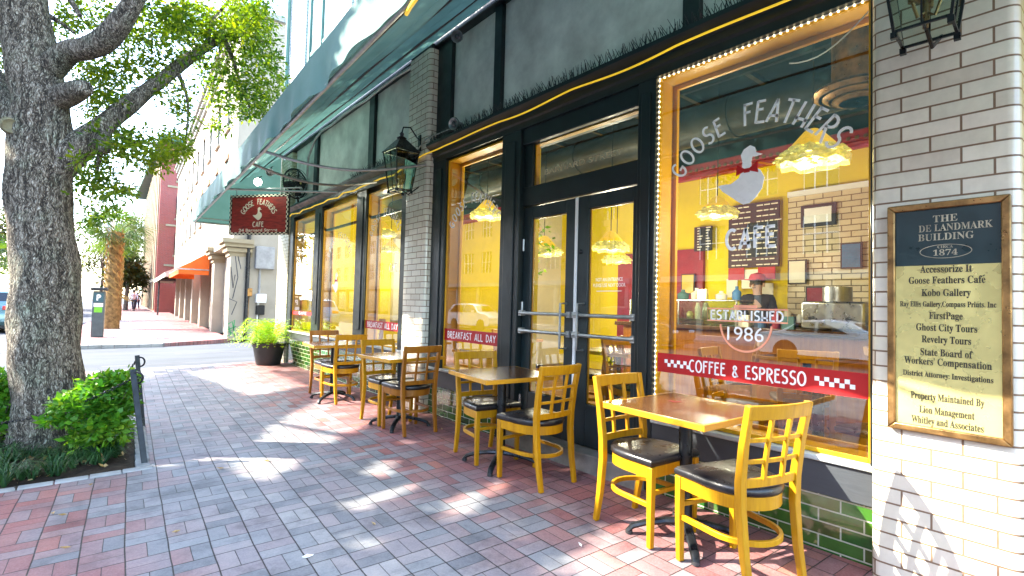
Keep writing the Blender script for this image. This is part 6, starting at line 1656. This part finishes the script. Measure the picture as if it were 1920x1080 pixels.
    if cap:
        mb = MB().lathe([(.112, .05), (.112, .09), (.09, .14), (0, .165)], hd+Vector((0, -.01, .01)), 16); mb.cbox(hd+Vector((0, .14, .065)), (.16, .12, .014)); mb.build('cap', cap, t, local=True, smooth=True)
    return t
pm('skin_tone', (.46, .26, .17), .55, var=.08); pm('hair_dark', (.03, .022, .018), .6); pm('shirt_pale', (.62, .60, .60), .8, var=.08); pm('trousers_dark', (.045, .045, .055), .8); pm('denim', (.05, .07, .13), .8); pm('shirt_dark', (.03, .03, .035), .8)
person(gnd(250, 583, .04), R(8), 'person in a pale shirt and dark trousers walking away down the far pavement', 'shirt_pale', 'trousers_dark', s=1.18)
person((3.9, 72, .05), R(170), 'person in dark clothes far down the pavement beside the green bin', 'shirt_dark', 'denim', s=1.1)
person((7.72, 3.62, ZI), R(90), 'person in a red cap and dark shirt standing behind the cafe counter', 'shirt_dark', 'trousers_dark', cap='banner_red', walk=False, s=1.05)
# bin, little green market umbrella
bp_ = gnd(278, 571, .05); t = root('litter_bin', bp_, 'green litter bin beyond the walking man', 'bin')
pm('bin_green', (.02, .22, .10), .45, var=.2)
MB().lathe([(.42, 0), (.45, .1), (.45, 1.1), (.48, 1.15), (.4, 1.2), (0, 1.25)], bp_, 16).build('drum', 'bin_green', t, smooth=True); MB().lathe([(.5, 1.35), (.3, 1.6), (0, 1.65)], bp_, 16).build('lid', 'bin_green', t, smooth=True)
mb = MB()
for a in (0, 1.57, 3.14, 4.71): mb.tube([bp_+Vector((.42*math.cos(a), .42*math.sin(a), 1.1)), bp_+Vector((.42*math.cos(a), .42*math.sin(a), 1.4))], .03, 6)
mb.build('lid_post', 'bin_green', t)
up = gnd(272, 568, .05)+Vector((0, 8, 0)); t = root('green_umbrella', up, 'small green umbrella over the far pavement beside the red brick building', 'umbrella')
MB().lathe([(1.0, 2.9), (.95, 3.0), (.5, 3.4), (0, 3.6)], up, 10).build('canopy', 'bin_green', t); MB().tube([up, up+Vector((0, 0, 3.5))], .04, 6).build('pole', 'galvanised', t)

# ================================================================== CARS
def make_car(name, paint, label, kind='sedan', group=None):
    """front towards +Y, origin on the road under the middle"""
    t = root(name, (0, 0, 0), label, 'car', group)
    Lh, W = 2.3, .90
    if kind == 'sedan': prof = [(-2.3, .42), (-2.32, .75), (-2.2, .98), (-1.55, 1.05), (-.95, 1.40), (-.2, 1.47), (.45, 1.40), (1.15, 1.02), (1.9, .90), (2.28, .72), (2.32, .45), (2.2, .25), (-2.2, .25)]
    else: prof = [(-2.25, .45), (-2.28, .95), (-2.12, 1.25), (-1.85, 1.66), (-1.2, 1.74), (-.2, 1.74), (.45, 1.62), (1.05, 1.18), (1.95, 1.06), (2.25, .82), (2.28, .45), (2.15, .28), (-2.1, .28)]
    wheels = [(-1.38, .335), (1.42, .335)]
    belt = 1.0 if kind == 'sedan' else 1.12
    mb = MB(); st = [(-1., .90), (-.97, .97), (-.8, 1), (.8, 1), (.97, .97), (1., .90)]
    n = len(prof); vs = []
    cz = .62
    for xf, k in st:
        for y, z in prof:
            tap = 1-.30*max(0, (z-belt))/.7
            vs.append((xf*W*tap, y*(k*.04+.96), cz+(z-cz)*k))
    fs = [(i*n+j, i*n+(j+1) % n, (i+1)*n+(j+1) % n, (i+1)*n+j) for i in range(len(st)-1) for j in range(n)]+[tuple(range(n)), tuple(reversed(range((len(st)-1)*n, len(st)*n)))]
    mb.add(vs, fs); o = mb.build('body', paint, t, local=True, bevel=.035, seg=3)
    # side glass, screens: thin curved panels a few mm proud of the body
    wt = [(p[0], p[1]) for p in prof if p[1] > belt+.02]
    for sg in (-1, 1):
        y0, y1 = wt[0][0]+.28, wt[-1][0]-.15
        top = max(z for _, z in wt)-.10
        poly = [(y0-.1, belt+.03), (y0+.28, top), (y1-.62, top), (y1+.15, belt+.03)]
        m = MB(); f = lambda y, z: (sg*(W*(1-.30*max(0, z-belt)/.7)+.004), y, z)
        mid = (poly[0][0]+poly[3][0])/2
        m.add([f(*p) for p in (poly[0], poly[1], (mid-.04, top), (mid-.04, belt+.03))], [(0, 1, 2, 3)]); m.add([f(*p) for p in ((mid+.04, belt+.03), (mid+.04, top), poly[2], poly[3])], [(0, 1, 2, 3)])
        m.build('side_window', 'car_glass', t, local=True)
    m = MB(); fr = [p for p in prof if p[1] >= belt-.02]
    def scrn(a, b, s0=.08, s1=.92):
        q = []
        for tt in (s0, s1):
            y, z = a[0]+(b[0]-a[0])*tt, a[1]+(b[1]-a[1])*tt; wd_ = W*(1-.30*max(0, z-belt)/.7)*.86; nrm_ = Vector((0, -(b[1]-a[1]), (b[0]-a[0]))).normalized()
            if nrm_.z < 0: nrm_ = -nrm_
            q.append((Vector((-wd_, y, z))+nrm_*.006, Vector((wd_, y, z))+nrm_*.006))
        m.add([q[0][0], q[0][1], q[1][1], q[1][0]], [(0, 1, 2, 3)])
    if kind == 'sedan': scrn(prof[6], prof[7]); scrn(prof[3], prof[4])
    else: scrn(prof[6], prof[7]); scrn(prof[2], prof[3])
    m.build('windscreen', 'car_glass', t, local=True)
    for y, z in wheels:
        for sg in (-1, 1):
            M = Matrix.Translation((sg*(W-.10), y, z)) @ Matrix.Rotation(R(90*sg), 4, 'Y')
            w_ = MB().lathe([(.22, -.1), (.315, -.1), (.335, -.07), (.335, .07), (.315, .105), (.22, .105)], (0, 0, 0), 28, M).build('wheel', 'black_plastic', t, local=True, smooth=True)
            m = MB().lathe([(.225, .08), (.215, .108), (.19, .09), (.05, .075), (.05, .1), (0, .1)], (0, 0, 0), 28, M)
            for k in range(10):
                a = 2*math.pi*k/10; m.add([M @ Vector(v) for v in ((.04*math.cos(a-.4), .04*math.sin(a-.4), .106), (.2*math.cos(a-.07), .2*math.sin(a-.07), .112), (.2*math.cos(a+.07), .2*math.sin(a+.07), .112), (.04*math.cos(a+.4), .04*math.sin(a+.4), .106))], [(0, 1, 2, 3)])
            m.build('rim', 'steel', w_, local=True)
            MB().lathe([(.36, .116), (.40, .112), (.40, .09)], (0, 0, 0), 28, M).build('wheel_arch', 'black_plastic', t, local=True)
    tz = .82 if kind == 'sedan' else 1.0
    for sg in (-1, 1):
        MB().box(sg*.62-.2, -2.335 if kind == 'sedan' else -2.30, tz-.07, sg*.62+.2, -2.10, tz+.10).build('tail_light', 'tail_red', t, local=True, bevel=.02)
        MB().box(sg*.62-.2, 2.05, .68, sg*.62+.2, 2.29, .80).build('headlight', 'white_paint', t, local=True, bevel=.03)
        MB().cbox((sg*(W+.10), .72, belt+.08), (.2, .1, .13)).build('mirror', paint, t, local=True, bevel=.03)
    MB().box(-.26, -2.345 if kind == 'sedan' else -2.31, .55, .26, -2.30 if kind == 'sedan' else -2.26, .67).build('number_plate', 'white_paint', t, local=True)
    MB().box(-.85, -2.25, .2, .85, 2.25, .30).build('underside', 'black_plastic', t, local=True)
    return t
pm('paint_silver', (.62, .65, .68), .22, .35, var=.04, coat=1.); pm('paint_white', (.80, .81, .80), .25, var=.03, coat=1.); pm('paint_teal', (.16, .30, .34), .25, .3, var=.05, coat=1.); pm('paint_dark', (.03, .035, .04), .25, .2, var=.05, coat=1.); pm('tail_red', (.62, .01, .008), .2, coat=1.)
GC = 'cars parked along the street'
c1 = make_car('parked_car', 'paint_teal', 'silver teal car with a red tail light, cut off by the left picture edge', 'suv', GC); c1.location = (-3.15, 31.2, -.15); c1.rotation_euler.z = R(-2)
c2 = make_car('parked_car', 'paint_white', 'white sedan parked across the street, mirrored in the big window', 'sedan', GC); c2.location = (-12.0, 6.1, -.15); c2.rotation_euler.z = R(180)
c3 = make_car('parked_car', 'paint_white', 'white hatchback parked across the street, mirrored in the narrow window', 'suv', GC); c3.location = (-13.4, 28.5, -.15); c3.rotation_euler.z = R(176)
c4 = make_car('parked_car', 'paint_dark', 'dark car parked far down the street, seen between oak and pay station', 'suv', GC); c4.location = (-2.6, 52, -.15)
c5 = copy_tree(c2); c5['label'] = 'white sedan far down the street beyond the dark car'; c5.location = (-3.0, 66, -.15); c5.rotation_euler.z = 0
c6 = copy_tree(c4); c6['label'] = 'dark car parked across the street, mirrored in the door glass'; c6.location = (-12.6, 14.5, -.15); c6.rotation_euler.z = R(180)
# ================================================================== ACROSS THE STREET (what the glass mirrors)
def facing(y0, y1, h, m, label, trim='stucco_white'):
    x = -22.; t = root('street_building', (x, (y0+y1)/2, 0), label, 'building', 'buildings across the street')
    mb = MB(); wins = [y0+1.2+3*k for k in range(int((y1-y0-2)/3))]; s = y0
    zr = [(4.6, 6.6), (8.0, 9.8)]
    fl = lambda a, b, z0, z1: mb.prism([(x-.3, a), (x, a), (x, b), (x-.3, b)], z0, z1)
    for a in wins+[None]:
        b = a if a is not None else y1; fl(s, b, 3.6, h); s = (a or 0)+1.7
        if a is not None:
            q = [3.6]+[v for r_ in zr if r_[1] < h for v in r_]+[h]
            for k in range(0, len(q), 2): fl(a, a+1.7, q[k], q[k+1])
    mb.build('wall', m, t)
    for a in wins:
        for z0, z1 in zr:
            if z1 < h:
                f = MB().box(x-.2, a, z0, x-.16, a+1.7, z1).build('window', 'window_grey', t)
                k = MB(); 
                for q in (0, .56, 1.12, 1.66): k.box(x-.16, a+q, z0, x-.10, a+q+.05, z1)
                k.box(x-.159, a, (z0+z1)/2, x-.101, a+1.7, (z0+z1)/2+.05); k.build('frame', 'white_paint', f)
    MB().box(x-6, y0, 0, x-.4, y1, h-.1).build('block', m, t)
    MB().box(x-.05, y0, 3.25, x+.35, y1, 3.62).build('fascia', trim, t); MB().box(x-.1, y0, h, x+.5, y1, h+.4).build('roof_cornice', trim, t)
    for a in np.arange(y0+.6, y1-2.5, 3.6):
        f = MB().box(x-.12, a, .4, x-.08, a+2.8, 3.0).build('shop_window', 'shop_dark', t); MB().box(x-.2, a-.3, 0, x+.02, a-.02, 3.25).build('pilaster', trim, t)
facing(-24, 2, 10.8, 'tan_brick', 'tan brick building across the street behind the viewer'); facing(2.3, 22, 11.5, 'red_brick', 'red brick building across the street facing the cafe'); facing(22.3, 48, 10.6, 'tan_brick', 'tan building across the street with white fascia, mirrored in the narrow window')
facing(48.3, 90, 12, 'interior_brick', 'pale brick building further up across the street')
